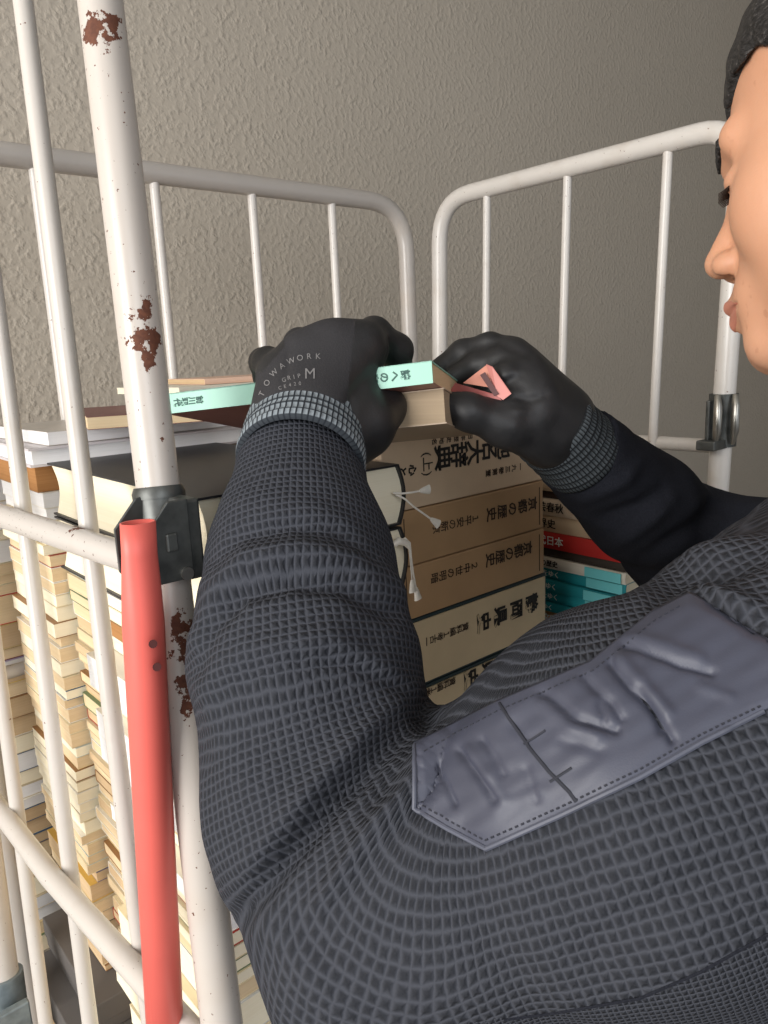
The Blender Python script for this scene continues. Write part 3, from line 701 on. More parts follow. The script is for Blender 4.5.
def surface(f, gx, gy, gz, slab=24):
    nx, ny, nz = len(gx), len(gy), len(gz)
    V = np.empty((nx, ny, nz), np.float32)
    Y, Z = np.meshgrid(gy, gz, indexing='ij')
    for i in range(0, nx, slab):
        xs = gx[i:i+slab]
        P = np.empty((len(xs), ny, nz, 3), np.float32)
        P[..., 0] = xs[:, None, None]; P[..., 1] = Y; P[..., 2] = Z
        V[i:i+slab] = f(P.reshape(-1, 3)).reshape(len(xs), ny, nz)
    S = V < 0
    acc = np.zeros((nx-1, ny-1, nz-1, 3), np.float32); cnt = np.zeros((nx-1, ny-1, nz-1), np.int32)
    G = (gx, gy, gz)
    for ax in range(3):
        sl0 = [slice(None)]*3; sl1 = [slice(None)]*3; sl0[ax] = slice(0, -1); sl1[ax] = slice(1, None)
        I = np.argwhere(S[tuple(sl0)] != S[tuple(sl1)])
        if len(I) == 0: continue
        a = V[tuple(I.T)]; J_ = I.copy(); J_[:, ax] += 1; b = V[tuple(J_.T)]
        t = a/(a-b)
        p = np.stack([gx[I[:, 0]], gy[I[:, 1]], gz[I[:, 2]]], 1)
        p[:, ax] += t*(G[ax][J_[:, ax]]-G[ax][I[:, ax]])
        o1, o2 = [q_ for q_ in range(3) if q_ != ax]
        for da in (0, -1):
            for db in (0, -1):
                K = I.copy(); K[:, o1] += da; K[:, o2] += db
                ok = (K[:, o1] >= 0) & (K[:, o2] >= 0) & (K[:, o1] < acc.shape[o1]) & (K[:, o2] < acc.shape[o2])
                np.add.at(acc, tuple(K[ok].T), p[ok]); np.add.at(cnt, tuple(K[ok].T), 1)
    idx = -np.ones(cnt.shape, np.int64); m = cnt > 0; idx[m] = np.arange(m.sum()); verts = acc[m]/cnt[m][:, None]
    faces = []
    for ax in range(3):
        sl0 = [slice(None)]*3; sl1 = [slice(None)]*3; sl0[ax] = slice(0, -1); sl1[ax] = slice(1, None)
        I = np.argwhere(S[tuple(sl0)] != S[tuple(sl1)])
        o1, o2 = (ax+1) % 3, (ax+2) % 3
        ok = (I[:, o1] > 0) & (I[:, o2] > 0) & (I[:, o1] < cnt.shape[o1]) & (I[:, o2] < cnt.shape[o2]); I = I[ok]
        ins = S[tuple(I.T)]
        def gi(d1, d2):
            K = I.copy(); K[:, o1] += d1; K[:, o2] += d2; return idx[tuple(K.T)]
        q_ = np.stack([gi(-1, -1), gi(0, -1), gi(0, 0), gi(-1, 0)], 1)
        q_[~ins] = q_[~ins][:, ::-1]
        faces.append(q_)
    return verts, np.concatenate(faces)
def np_mesh(name, verts, faces, mat, parent, smooth=True, uv=None):
    """verts in the body frame"""
    w = b2w(verts)
    if parent is not None:
        iv = np.array(world_of(parent).inverted()); w = w @ iv[:3, :3].T + iv[:3, 3]
    me = bpy.data.meshes.new(name)
    n = faces.shape[1]
    me.vertices.add(len(w)); me.vertices.foreach_set('co', w.astype(np.float32).ravel())
    me.loops.add(len(faces)*n); me.loops.foreach_set('vertex_index', faces.astype(np.int32).ravel())
    me.polygons.add(len(faces)); me.polygons.foreach_set('loop_start', np.arange(0, len(faces)*n, n, dtype=np.int32))
    me.update(calc_edges=True); me.validate()
    me.polygons.foreach_set('use_smooth', np.ones(len(me.polygons), bool))
    if uv is not None:
        l = me.uv_layers.new(name='knit'); l.data.foreach_set('uv', uv.astype(np.float32).ravel())
    me.materials.append(mat)
    o = bpy.data.objects.new(name, me); COL.objects.link(o)
    if parent is not None: o.parent = parent
    return o
def vnormals(v, f):
    n = np.zeros_like(v); a = v[f[:, 2]]-v[f[:, 0]]; b = v[f[:, 3]]-v[f[:, 1]]; c = np.cross(a, b)
    for k in range(4): np.add.at(n, f[:, k], c)
    return n/(np.linalg.norm(n, axis=1, keepdims=True)+1e-12)

DN = np.array([-R2[2], -U2[2], -FW[2]])            # world down in the body frame
Wl = J(300, 455, .53); F1 = J(300, 560, .487); F2 = J(305, 660, .452); F3 = J(330, 800, .43); El = J(392, 935, .395)
U1 = J(470, 878, .388); Um = J(645, 802, .366); Sl = J(900, 730, .345)
Sr = np.array([.47, -.06, .62]); Er = J(688, 548, .78); Wr = J(577, 450, .645); Rm = J(640, 505, .71)
mid = (Sl+Sr)/2; sax = (Sl-Sr)/np.linalg.norm(Sl-Sr)
upv = -DN; fax = np.cross(sax, upv); fax /= np.linalg.norm(fax)
if fax[0] > 0: fax = -fax
sax = np.cross(upv, fax); sax /= np.linalg.norm(sax); TAX = np.stack([sax, fax, upv])
# head frame
yw, pt = math.radians(42), math.radians(6.5)
hf = np.array([-math.cos(yw)*math.cos(pt), -math.sin(pt), math.sin(yw)*math.cos(pt)])
hu = np.array([-math.cos(yw)*math.sin(pt), math.cos(pt), math.sin(yw)*math.sin(pt)])
hl = np.cross(hf, hu); hl = -hl if hl[2] > 0 else hl      # his left, toward the camera
HAX = np.stack([hf, hu, hl])
tip_local = np.array([.1165, -.043, 0]); tip = J(706, 272, .485)
HC = tip - tip_local @ HAX
NB = mid + upv*.055 + fax*.02
def head_sdf(P):
    q_ = (P-HC.astype(np.float32)) @ HAX.T.astype(np.float32)
    zabs = q_.copy(); zabs[:, 2] = np.abs(zabs[:, 2])
    d = ell(q_, (-.010, .036, 0), (.098, .088, .077))
    d = smin(d, ell(q_, (.034, -.022, 0), (.062, .082, .064)), .02)
    d = smin(d, cap(zabs, (-.012, -.055, .050), (.060, -.098, .018), .022, .019), .022)
    d = smin(d, cap(zabs, (.078, -.100, 0), (.077, -.100, .011), .0205, .0190), .016)
    d = smin(d, cap(zabs, (.0890, .016, .008), (.081, .018, .036), .0080, .0075), .014)
    d = smin(d, ell(zabs, (.057, -.036, .043), (.028, .032, .022)), .018)
    d = smin(d, cap(zabs, (.079, -.070, 0), (.077, -.072, .016), .0240, .020), .014)
    d = smin(d, ell(zabs, (.040, -.075, .038), (.030, .034, .024)), .02)
    # eye socket
    d = smax(d, -(np.sqrt(((zabs-np.array([.101, -.005, .030], np.float32))**2).sum(-1))-.0150), .010)
    lid = ell(zabs, (.0785, -.008, .0305), (.0125, .0105, .0145))
    lid = smax(lid, -cap(zabs, (.0935, -.0122, .018), (.0840, -.0122, .0440), .0013, .0010), .001)
    d = smin(d, lid, .003)
    # nose
    d = smin(d, chain(q_, [(.088, .004, 0), (.093, -.014, 0), (.1068, -.0405, 0)], [.0065, .0062, .0100], .004), .008)
    d = smin(d, ell(zabs, (.0985, -.0455, .0105), (.0110, .0080, .0075)), .004)
    d = smax(d, -cap(zabs, (.102, -.057, .0075), (.099, -.048, .0085), .0030, .0022), .002)
    # lips
    d = smin(d, cap(zabs, (.1030, -.0705, 0), (.091, -.0745, .022), .0052, .0030), .004)
    d = smin(d, cap(zabs, (.1000, -.0815, 0), (.090, -.0780, .019), .0058, .0032), .004)
    d = smax(d, -cap(zabs, (.1110, -.0762, 0), (.092, -.0765, .025), .0014, .0012), .0022)
    # ear
    d = smin(d, smax(ell(zabs, (-.012, -.008, .080), (.020, .033, .010)), -ell(zabs, (-.006, -.006, .092), (.012, .022, .009)), .004), .006)
    # neck
    nb = ((NB-HC) @ HAX.T)
    d = smin(d, cap(q_, (-.030, -.065, 0), nb, .058, .062), .025)
    return d
def torso(P, g=0.0):
    P = P.astype(np.float32)
    d = ell(P, mid+DN*.16+fax*.0, (.180+g, .118+g, .23+g), TAX)
    d = smin(d, ell(P, mid+DN*.44, (.165+g, .120+g, .24+g), TAX), .06)
    d = smin(d, cap(P, Sl, NB+DN*.02, .070+g, .052+g), .05)
    d = smin(d, cap(P, Sr, NB+DN*.02, .064+g, .052+g), .05)
    d = smin(d, cap(P, J(760, 645, .405), J(860, 560, .44), .058+g, .058+g), .03)
    return d
def armL(P, g=0.0):
    d = chain(P, [Wl, F1, F2, F3, El], [.043+g, .0560+g, .0645+g, .0680+g, .0665+g], .02)
    return smin(d, chain(P, [El, U1, Um, Sl], [.0665+g, .075+g, .093+g, .098+g], .02), .022)
def armR(P, g=0.0):
    d = chain(P, [Wr, Rm, Er], [.040+g, .050+g, .058+g], .02)
    return smin(d, cap(P, Er, Sr, .056+g, .068+g), .03)
FLOORB = lambda p, z: p
def leg(P, side, g=0.0):
    hip = mid+DN*.52+sax*.085*side; kne = hip+DN*.40+fax*.02; ank = kne+DN*.40-fax*.01
    # let the ankle stand 9 cm above the floor
    h = b2w(ank)[2]; ank = ank + DN*(h-.09)
    return chain(P, [hip, kne, ank], [.085+g, .060+g, .042+g], .02), hip, kne, ank
def smin_l(a, b, k): return smin(a, b, k)

man = empty('person', (0, 0, 0), None, None)
bpy.data.objects.remove(man)
# -- body
def body_sdf(P):
    d = head_sdf(P)
    d = smin(d, torso(P, -.012), .02)
    d = smin(d, smin(armL(P, -.026), armR(P, -.016), .01), .02)
    for s in (1, -1): d = smin(d, leg(P, s, -.01)[0], .03)
    hipc = mid+DN*.54
    d = smin(d, ell(P, hipc, (.155, .105, .12), TAX), .04)
    # bare hands inside the gloves
    d = smin(d, chain(P, [Wl, J(303, 425, .535), J(325, 385, .543)], [.028, .026, .022], .01), .01)
    d = smin(d, chain(P, [Wr, J(570, 440, .63), J(545, 410, .62)], [.026, .024, .020], .01), .01)
    return d
gx = axis_grid(-.12, .62, .009, (.175, .42, .0023)); gy = axis_grid(-1.60, .34, .011, (-.0, .30, .0023)); gz = axis_grid(.24, 1.02, .009, (.36, .565, .0023))
v, f = surface(body_sdf, gx, gy, gz, 12)
person = np_mesh('person', v, f, M_skin, None)
person['label'] = 'person in a charcoal waffle-knit jacket and black gloves, face in profile, holding a mint book'; person['category'] = 'person'

# lips and details by colour: separate thin pieces
def hp(x, y, z): return np.array([x, y, z]) @ HAX + HC
def head_grid(f_, name, mat, h=.002, lo=(-.13, -.14, -.1), hi=(.14, .15, .1), parent=None):
    cs = np.array([hp(a, b, c) for a in (lo[0], hi[0]) for b in (lo[1], hi[1]) for c in (lo[2], hi[2])])
    a, b = cs.min(0), cs.max(0)
    v, f = surface(f_, *[axis_grid(a[i], b[i], h) for i in range(3)])
    return np_mesh(name, v, f, mat, parent or person)
def hair_sdf(P):
    q_ = (P-HC.astype(np.float32)) @ HAX.T.astype(np.float32); za = q_.copy(); za[:, 2] = np.abs(za[:, 2])
    d = ell(q_, (-.010, .040, 0), (.1025, .094, .0815))
    n = np.sin(q_[:, 0]*260+np.sin(q_[:, 2]*190)*1.5)*np.sin(q_[:, 2]*230+q_[:, 1]*150)*.0012
    d = d+n
    yh = np.interp(q_[:, 0], [-.12, -.03, -.02, .016, .030, .042, .050, .062, .10], [-.075, -.07, -.03, -.034, -.024, .004, .046, .052, .040]).astype(np.float32)
    return smax(d, ((yh-q_[:, 1])*.5+.002*np.sin(q_[:, 2]*420+q_[:, 0]*300)).astype(np.float32), .005)
    # hairline: keep behind / above the forehead, behind the temple
    fr = q_[:, 0]*.80-(q_[:, 1]-.072)*.75-.060+.004*np.sin(q_[:, 2]*300)
    tm = np.where(q_[:, 1] < .055, q_[:, 0]-(.040+.35*(q_[:, 1]-.02)), -1)
    low = -(q_[:, 1]+.035-np.clip((.0-q_[:, 0])*-.5, -.05, .03))
    d = smax(d, fr.astype(np.float32), .004); d = smax(d, tm.astype(np.float32)*.8, .004); d = smax(d, low.astype(np.float32), .006)
    return d
hair = head_grid(hair_sdf, 'hair', M_hair, .0022)
M_lip = simple('muted_lip_skin', srgb(186, 122, 102), .5, .05)
M_white = simple('eye_white', srgb(214, 204, 196), .2, .02); M_iris = simple('dark_brown_iris', srgb(30, 20, 16), .15, .02)
def brow_sdf(P):
    P = P.astype(np.float32); q_ = (P-HC.astype(np.float32)) @ HAX.T.astype(np.float32)
    zz_ = q_[:, 2]*BS; yb = .0150+.10*(zz_-.010)-3.2*np.maximum(zz_-.034, 0)**1.5
    r = np.maximum(np.maximum(np.abs(q_[:, 1]-yb)-(.0042-.05*np.maximum(zz_-.02, 0)), np.maximum(.010-zz_, zz_-.037)), .05-q_[:, 0]).astype(np.float32)
    n = np.sin(q_[:, 2]*1500+q_[:, 1]*500)*.0005
    return np.maximum(head_sdf(P)-.0012+n, r)
def lips_sdf(P):
    P = P.astype(np.float32); q_ = (P-HC.astype(np.float32)) @ HAX.T.astype(np.float32); za = q_.copy(); za[:, 2] = np.abs(za[:, 2])
    r = smin(cap(za, (.1055, -.0710, 0), (.093, -.0748, .022), .0050, .0026), cap(za, (.1030, -.0815, 0), (.093, -.0782, .019), .0052, .0028), .001)
    return np.maximum(head_sdf(P)-.0004, r)
head_grid(lips_sdf, 'lips', M_lip, .0011, (.06, -.10, -.035), (.12, -.05, .035))
for s in (1, -1):
    BS = s
    head_grid(brow_sdf, 'eyebrow', M_hair, .0011, (.05, .0, -.06 if s < 0 else 0), (.115, .045, 0 if s < 0 else .06))
    c = hp(.0795, -.0090, .0305*s)
    bm = bmesh.new(); bmesh.ops.create_uvsphere(bm, u_segments=24, v_segments=16, radius=.0100)
    me = bpy.data.meshes.new('eye'); bm.to_mesh(me); bm.free(); me.transform(Matrix.Translation(b2w(c))); o = link('eye', me, M_iris, None, True); o.parent = person
    def P3(x, y, z): return b2w(hp(x, y, z*s))
    lash = MB().tube([P3(.0885, -.0105, .019), P3(.0915, -.0112, .026), P3(.0900, -.0116, .034), P3(.0840, -.0120, .0415)], [.0007, .0011, .0012, .0008], 8)
    for k in range(12):
        z0 = .020+.0019*k; x0 = .0905-.55*max(0, z0-.028)**1.0*.6
        lash.tube([P3(x0-.002, -.0112, z0), P3(x0+.0025, -.0138, z0+.001), P3(x0+.0055, -.0150, z0+.002)], [.0005, .0004, .0002], 5)
    lash.build('eyelashes', M_iris, person, True)

# -- jacket
JK = .0
FOLDS = [  # pixel polyline, width px, amplitude m
 ([(428, 706), (385, 742), (335, 796), (280, 862), (232, 925)], 12, -.0165),
 ([(405, 700), (360, 742), (310, 795), (255, 862)], 15, .0060),
 ([(438, 738), (405, 800), (360, 850), (320, 905)], 10, .0075),
 ([(425, 722), (398, 760), (372, 800), (350, 822)], 7, -.0045),
 ([(452, 735), (430, 790), (400, 830)], 7, -.004),
 ([(198, 668), (212, 625), (240, 592), (290, 578), (345, 585), (392, 612)], 10, -.0085),
 ([(196, 640), (215, 590), (250, 560), (300, 552), (350, 560), (400, 592)], 13, .0075),
 ([(215, 560), (240, 536), (290, 524), (335, 530), (372, 560)], 8, -.0045),
 ([(205, 690), (250, 650), (330, 640), (410, 690)], 16, .0045),
 ([(300, 660), (350, 662), (400, 690), (425, 712)], 8, -.0040),
 ([(250, 900), (300, 960), (340, 1010)], 18, .003),
 ([(760, 560), (720, 575), (680, 580), (655, 600)], 8, -.006),
 ([(768, 535), (720, 552), (680, 560), (640, 585)], 10, .006),
 ([(768, 610), (725, 600), (690, 583)], 9, .005),
 ([(768, 640), (735, 618), (700, 596)], 6, -.005),
 ([(768, 850), (700, 880), (600, 940)], 22, -.003),
 ([(500, 880), (560, 980), (600, 1020)], 25, .003),
]
FOLDS_R = [([(600, 520), (640, 505), (662, 490)], 7, -.005), ([(615, 545), (650, 520), (672, 500)], 8, .005), ([(585, 500), (625, 480), (640, 462)], 7, .004),
           ([(640, 560), (690, 530), (720, 500)], 8, -.005), ([(700, 530), (712, 505), (715, 492)], 6, -.004)]
def fold_disp(v, n, folds, facing=True):
    px = 384+FPX*v[:, 0]/v[:, 2]; py = 512-FPX*v[:, 1]/v[:, 2]
    face = np.clip(-(n*v).sum(1)/np.linalg.norm(v, axis=1)*3+.25, 0, 1)
    d = np.zeros(len(v))
    for pl_, w, a in folds:
        best = np.full(len(v), 1e9); end = np.ones(len(v)); tot = sum(math.dist(pl_[i], pl_[i+1]) for i in range(len(pl_)-1)); s0 = 0
        for i in range(len(pl_)-1):
            A = np.array(pl_[i]); B = np.array(pl_[i+1]); AB = B-A; L = np.linalg.norm(AB)
            t = np.clip(((px-A[0])*AB[0]+(py-A[1])*AB[1])/L**2, 0, 1)
            dd = np.hypot(px-A[0]-t*AB[0], py-A[1]-t*AB[1]); u_ = (s0+t*L)/tot
            m_ = dd < best; best[m_] = dd[m_]; end[m_] = np.sin(PI*np.clip(u_[m_], .08, .92))**.5; s0 += L
        d += a*np.exp(-(best/w)**2)*end
    return d*face
def jacket_arm_L(P):
    P = P.astype(np.float32)
    d = smin(armL(P), torso(P), .035)
    return d
def hole(P, c, ax, r, l):
    """open end: carve a disc-shaped mouth"""
    return cap(P, c, np.asarray(c)+np.asarray(ax)*l, r, r)
dirWl = (Wl-F1)/np.linalg.norm(Wl-F1); dirWr = (Wr-Rm)/np.linalg.norm(Wr-Rm)
def jacket_sdf(P):
    P = P.astype(np.float32)
    d = smin(armL(P), torso(P), .035)
    d = smin(d, armR(P), .03)
    # collar
    d = smin(d, cap(P, NB+upv*.0-fax*.01, NB+upv*.050-fax*.004, .075, .067), .015)
    d = np.maximum(d, -cap(P, NB+upv*.075, NB+upv*.16+fax*.02, .0625, .0625)); d = np.maximum(d, -cap(P, NB+upv*.10-fax*.02, NB+upv*.2-fax*.02, .07, .07))
    # sleeve mouths
    d = np.maximum(d, -((P-(Wl+dirWl*.006).astype(np.float32)) @ dirWl.astype(np.float32)*-1) if False else d)
    d = np.maximum(d, np.where(np.sqrt(((P-Wl.astype(np.float32))**2).sum(1)) < .09, (P-(Wl+dirWl*.010).astype(np.float32)) @ dirWl.astype(np.float32), -1))
    d = np.maximum(d, np.where(np.sqrt(((P-Wr.astype(np.float32))**2).sum(1)) < .08, (P-(Wr+dirWr*.006).astype(np.float32)) @ dirWr.astype(np.float32), -1))
    # hem
    d = np.maximum(d, (P-(mid+DN*.60).astype(np.float32)) @ DN.astype(np.float32))
    return d
gx = axis_grid(-.14, .66, .0038); gy = axis_grid(-.78, .12, .0038, None); gz = axis_grid(.235, .90, .0042)
gx = axis_grid(-.14, .66, .007, (-.14, .30, .0034)); gy = axis_grid(-.78, .12, .008, (-.34, .10, .0034)); gz = axis_grid(.225, .92, .007, (.225, .56, .0036))
v, f = surface(jacket_sdf, gx, gy, gz, 12)
nr = vnormals(v, f)
out = nr if ((nr*(v-v.mean(0))).sum() > 0) else -nr
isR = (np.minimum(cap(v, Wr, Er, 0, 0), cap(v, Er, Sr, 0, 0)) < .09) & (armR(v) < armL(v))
dl = fold_disp(v, out, FOLDS)*(~isR) + fold_disp(v, out, FOLDS_R)*isR
# fine random creasing
nzv = np.sin(v[:, 0]*61+np.sin(v[:, 1]*47)*2)*np.sin(v[:, 1]*53+np.sin(v[:, 2]*71)*2)*.0012
v = v + out*(dl+nzv)[:, None]
# knit coordinates
def knit_uv(v, f):
    ch = [Wl, F1, F2, F3, El, J(900, 770, .35)]; cell = .0047
    ss = np.cumsum([0]+[np.linalg.norm(ch[i+1]-ch[i]) for i in range(len(ch)-1)])
    Wt = np.zeros(len(v)); S_ = np.zeros(len(v)); C_ = np.zeros_like(v); T_ = np.zeros_like(v)
    for i in range(len(ch)-1):
        a, b = ch[i], ch[i+1]; ab = b-a; L = np.linalg.norm(ab); t = ((v-a) @ ab)/L**2
        tc = np.clip(t, 0, 1) if 0 < i < len(ch)-2 else (np.minimum(t, 1) if i == 0 else np.maximum(t, 0))
        dd = np.linalg.norm(v-a-tc[:, None]*ab, axis=1); tc = np.clip(t, -.45 if i else -5, 1.45 if i < len(ch)-2 else 5); c = a+tc[:, None]*ab
        w = np.exp(-dd*70); Wt += w; S_ += w*(ss[i]+tc*L); C_ += w[:, None]*c; T_ += w[:, None]*ab/L
    S_ /= Wt; C_ /= Wt[:, None]; T_ /= np.linalg.norm(T_, axis=1, keepdims=True)
    ref = -C_/np.linalg.norm(C_, axis=1, keepdims=True); e1 = ref-T_*(ref*T_).sum(1)[:, None]; e1 /= np.linalg.norm(e1, axis=1, keepdims=True)
    e2 = np.cross(T_, e1); q_ = v-C_
    ua = np.arctan2((q_*e2).sum(1), (q_*e1).sum(1))/(2*PI); N = np.interp(S_, [0, ss[3], ss[4], ss[-1]], [84, 96, 110, 150]); ua = ua*N; va = S_/cell
    ql = (v-mid) @ TAX.T
    ut = np.arctan2(ql[:, 0], ql[:, 1])/(2*PI)*150; vt = ql[:, 2]/.0048
    use_t = torso(v.astype(np.float32)) < armL(v.astype(np.float32))+.004
    uu = np.where(use_t, ut, ua); vv = np.where(use_t, vt, va); per = None
    F_ = f; U = uu[F_]; Vv = vv[F_]; T = use_t[F_]
    # one chart per face
    maj = T.sum(1) >= 2
    Ua = ua[F_]; Ut = ut[F_]; Va = va[F_]; Vt = vt[F_]
    U = np.where(maj[:, None], Ut, Ua); Vv = np.where(maj[:, None], Vt, Va); p = np.where(maj, 150., N[F_[:, 0]])[:, None]
    U = U - p*np.round((U-U[:, :1])/p)
    cn = v[f].mean(1); gx_ = 384+FPX*cn[:, 0]/cn[:, 2]; gy_ = 512-FPX*cn[:, 1]/cn[:, 2]
    fine = gy_ > np.interp(gx_, [370, 500, 560, 640, 700, 768, 1200], [1040, 1020, 1012, 998, 972, 934, 760])
    U = np.where(fine[:, None], U*1.8, U); Vv = np.where(fine[:, None], Vv*1.8, Vv)
    return np.stack([U, Vv], -1).reshape(-1, 2)
uv = knit_uv(v, f)
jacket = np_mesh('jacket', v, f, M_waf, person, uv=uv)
jv, jf = v, f
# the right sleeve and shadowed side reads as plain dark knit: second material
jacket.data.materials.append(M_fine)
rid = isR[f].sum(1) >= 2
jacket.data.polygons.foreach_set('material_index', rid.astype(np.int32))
bv = BVHTree.FromPolygons([tuple(p) for p in b2w(jv)], [tuple(map(int, q_)) for q_ in jf])
# -- shoulder patch laid on the jacket
top = [(415, 744), (432, 736), (496, 703), (592, 662), (654, 612), (690, 594), (770, 640), (800, 655)]
bot = [(413, 808), (448, 828), (487, 849), (560, 816), (640, 778), (700, 744), (770, 708), (800, 694)]
def interp(pl_, t):
    s = np.linspace(0, 1, len(pl_)); return np.interp(t, s, [p[0] for p in pl_]), np.interp(t, s, [p[1] for p in pl_])
def cast(px, py, off):
    d = Vector(FW + R2*(px-384)/FPX - U2*(py-512)/FPX).normalized()
    h = bv.ray_cast(Vector(CP), d)
    if h[0] is None: return None
    n_ = h[1] if h[1].dot(d) < 0 else -h[1]
    return h[0] + n_*off
NU, NV = 150, 46
WR = [([(440, 768), (452, 790), (458, 805)], 3.5, -.0022), ([(463, 752), (480, 775), (498, 800)], 4, -.0030), ([(486, 742), (497, 757), (506, 775)], 3.5, -.0024), ([(474, 752), (492, 778), (506, 800)], 5, .0016),
      ([(515, 725), (530, 742)], 4, -.0014), ([(543, 694), (560, 706), (578, 722), (600, 728), (618, 733)], 4, -.0032), ([(548, 706), (572, 728), (600, 738)], 5, .0018), ([(585, 680), (598, 694), (612, 706), (622, 722)], 3.5, -.0026),
      ([(612, 668), (630, 690), (648, 706), (660, 722), (672, 742)], 4, -.0034), ([(622, 664), (645, 690), (668, 715)], 6, .0018), ([(624, 648), (650, 656), (680, 668), (712, 676)], 4, -.0028), ([(630, 640), (665, 650), (700, 662)], 6, .0014),
      ([(640, 690), (655, 715), (660, 735)], 3, -.0016), ([(565, 742), (600, 752)], 5, -.0012), ([(530, 770), (540, 800)], 4, -.0014), ([(700, 690), (730, 700)], 5, .001), ([(500, 810), (540, 790)], 6, .001), ([(600, 705), (606, 722)], 3, -.0018)]
vs = []; ok = True
for i in range(NU+1):
    tx, ty = interp(top, i/NU); bx, by = interp(bot, i/NU)
    for j in range(NV+1):
        t = j/NV; px, py = tx+(bx-tx)*t, ty+(by-ty)*t
        edge = min(i/NU*18, t*9, (1-t)*9, 1.0)
        d = 0
        for pl_, w, a in WR:
            best = 1e9
            for k in range(len(pl_)-1):
                A, B = pl_[k], pl_[k+1]; L2 = (B[0]-A[0])**2+(B[1]-A[1])**2
                s = max(0, min(1, ((px-A[0])*(B[0]-A[0])+(py-A[1])*(B[1]-A[1]))/L2)); best = min(best, math.hypot(px-A[0]-s*(B[0]-A[0]), py-A[1]-s*(B[1]-A[1])))
            d += .85*a*math.exp(-(best/(w*1.05))**2)
        # quilt-like puckering along the edges
        d += .0003*math.sin(px*.16+py*.22)*math.sin(py*.05-px*.03)
        p = cast(px, py, .0022*(.35+.65*edge)+d*edge)
        vs.append(p if p is not None else (vs[-1] if vs else Vector((0, 0, 0))))
b = MB(); nf = [(i*(NV+1)+j, (i+1)*(NV+1)+j, (i+1)*(NV+1)+j+1, i*(NV+1)+j+1) for i in range(NU) for j in range(NV)]
b.add(vs, nf); patch = b.build('shoulder_patch', M_nyl, jacket); patch.data.polygons.foreach_set('use_smooth', [True]*len(patch.data.polygons)); patch['label'] = 'smooth slate-blue nylon shoulder patch with stitched border'
m = patch.modifiers.new('s', 'SOLIDIFY'); m.thickness = .0012; m.offset = 0
# stitches and piping
M_thr = simple('dark_thread', srgb(40, 42, 52), .7); M_pipe = simple('slate_piping', srgb(76, 79, 92), .55)
pbv = BVHTree.FromPolygons([tuple(p) for p in vs], nf)
def pcast(px, py, off):
    d = Vector(FW + R2*(px-384)/FPX - U2*(py-512)/FPX).normalized(); h = pbv.ray_cast(Vector(CP), d)
    if h[0] is None: return cast(px, py, off)
    n_ = h[1] if h[1].dot(d) < 0 else -h[1]
    return h[0]+n_*off
def poly_pts(pl_, step):
    outp = []
    for i in range(len(pl_)-1):
        A, B = pl_[i], pl_[i+1]; L = math.dist(A, B); n_ = max(1, int(L/step))
        for k in range(n_): outp.append((A[0]+(B[0]-A[0])*k/n_, A[1]+(B[1]-A[1])*k/n_))
    return outp
for run in ([(424, 752), (436, 745), (498, 712), (594, 671), (656, 621), (686, 604)], [(486, 840), (560, 807), (640, 769), (700, 735), (766, 703)], [(424, 806), (486, 840)]):
    st = MB(); sl = poly_pts(run, 3.2)
    for k in range(0, len(sl)-1, 2):
        a, bq = pcast(*sl[k], .0006), pcast(*sl[k+1], .0006)
        if a is not None and bq is not None and (a-bq).length < .01: st.tube([a, bq], .00045, 5)
    st.build('border_stitching', M_thr, patch)
pp = [pcast(x, y, .0006) for x, y in poly_pts([(416, 746), (414, 808), (450, 829), (487, 848), (560, 815), (640, 777), (700, 743), (768, 709)], 5)]
MB().tube([p for p in pp if p is not None], .0012, 8).build('edge_piping', M_pipe, patch, True)
pp = [pcast(x, y, .0006) for x, y in poly_pts([(500, 704), (516, 728), (530, 748), (550, 772), (570, 792), (580, 806)], 5)]
MB().tube([p for p in pp if p is not None], .0008, 6).build('pen_pocket_seam', M_thr, patch, True)
for (a, bq) in (((524, 745), (546, 731)), ((551, 782), (572, 768))):
    pp = [pcast(x, y, .0006) for x, y in poly_pts([a, bq, bq], 3)]
    MB().tube([p for p in pp if p is not None], .0006, 6).build('bar_tack', M_thr, patch)
sl = poly_pts([(768, 934), (700, 972), (640, 998), (560, 1012), (500, 1020)], 4)
pp = [cast(x, y, .0001) for x, y in sl]; MB().tube([p for p in pp if p is not None], .0006, 6).build('side_seam', M_fine, jacket, True)

# -- trousers and shoes
def trou(P):
    P = P.astype(np.float32); d = ell(P, mid+DN*.54, (.166, .118, .15), TAX)
    for s in (1, -1): d = smin(d, leg(P, s, .012)[0], .03)
    d = np.maximum(d, -((P-(mid+DN*.47).astype(np.float32)) @ DN.astype(np.float32)))
    return d
gx = axis_grid(.05, .75, .012); gy = axis_grid(-1.75, -.40, .012); gz = axis_grid(.25, 1.1, .012)
v, f = surface(trou, gx, gy, gz, 30); np_mesh('trousers', v, f, M_trou, person)
for s in (1, -1):
    _, hip, kne, ank = leg(np.zeros((1, 3), np.float32), s)
    aw = Vector(b2w(ank)); fwd = Vector(fax @ M3); fwd.z = 0; fwd.normalize()
    toe = aw+fwd*.17; heel = aw-fwd*.05
    MB().tube([(heel.x, heel.y, .042), (aw.x, aw.y, .050), *( [tuple(aw+fwd*.09)[:2]+(.043,)] ), (toe.x, toe.y, .036), tuple((toe+fwd*.03))[:2]+(.026,)], [.034, .046, .043, .036, .02], 16, flat=[.9, .95, 1, 1.1, 1.2]).build('shoe', M_shoe, person, True)

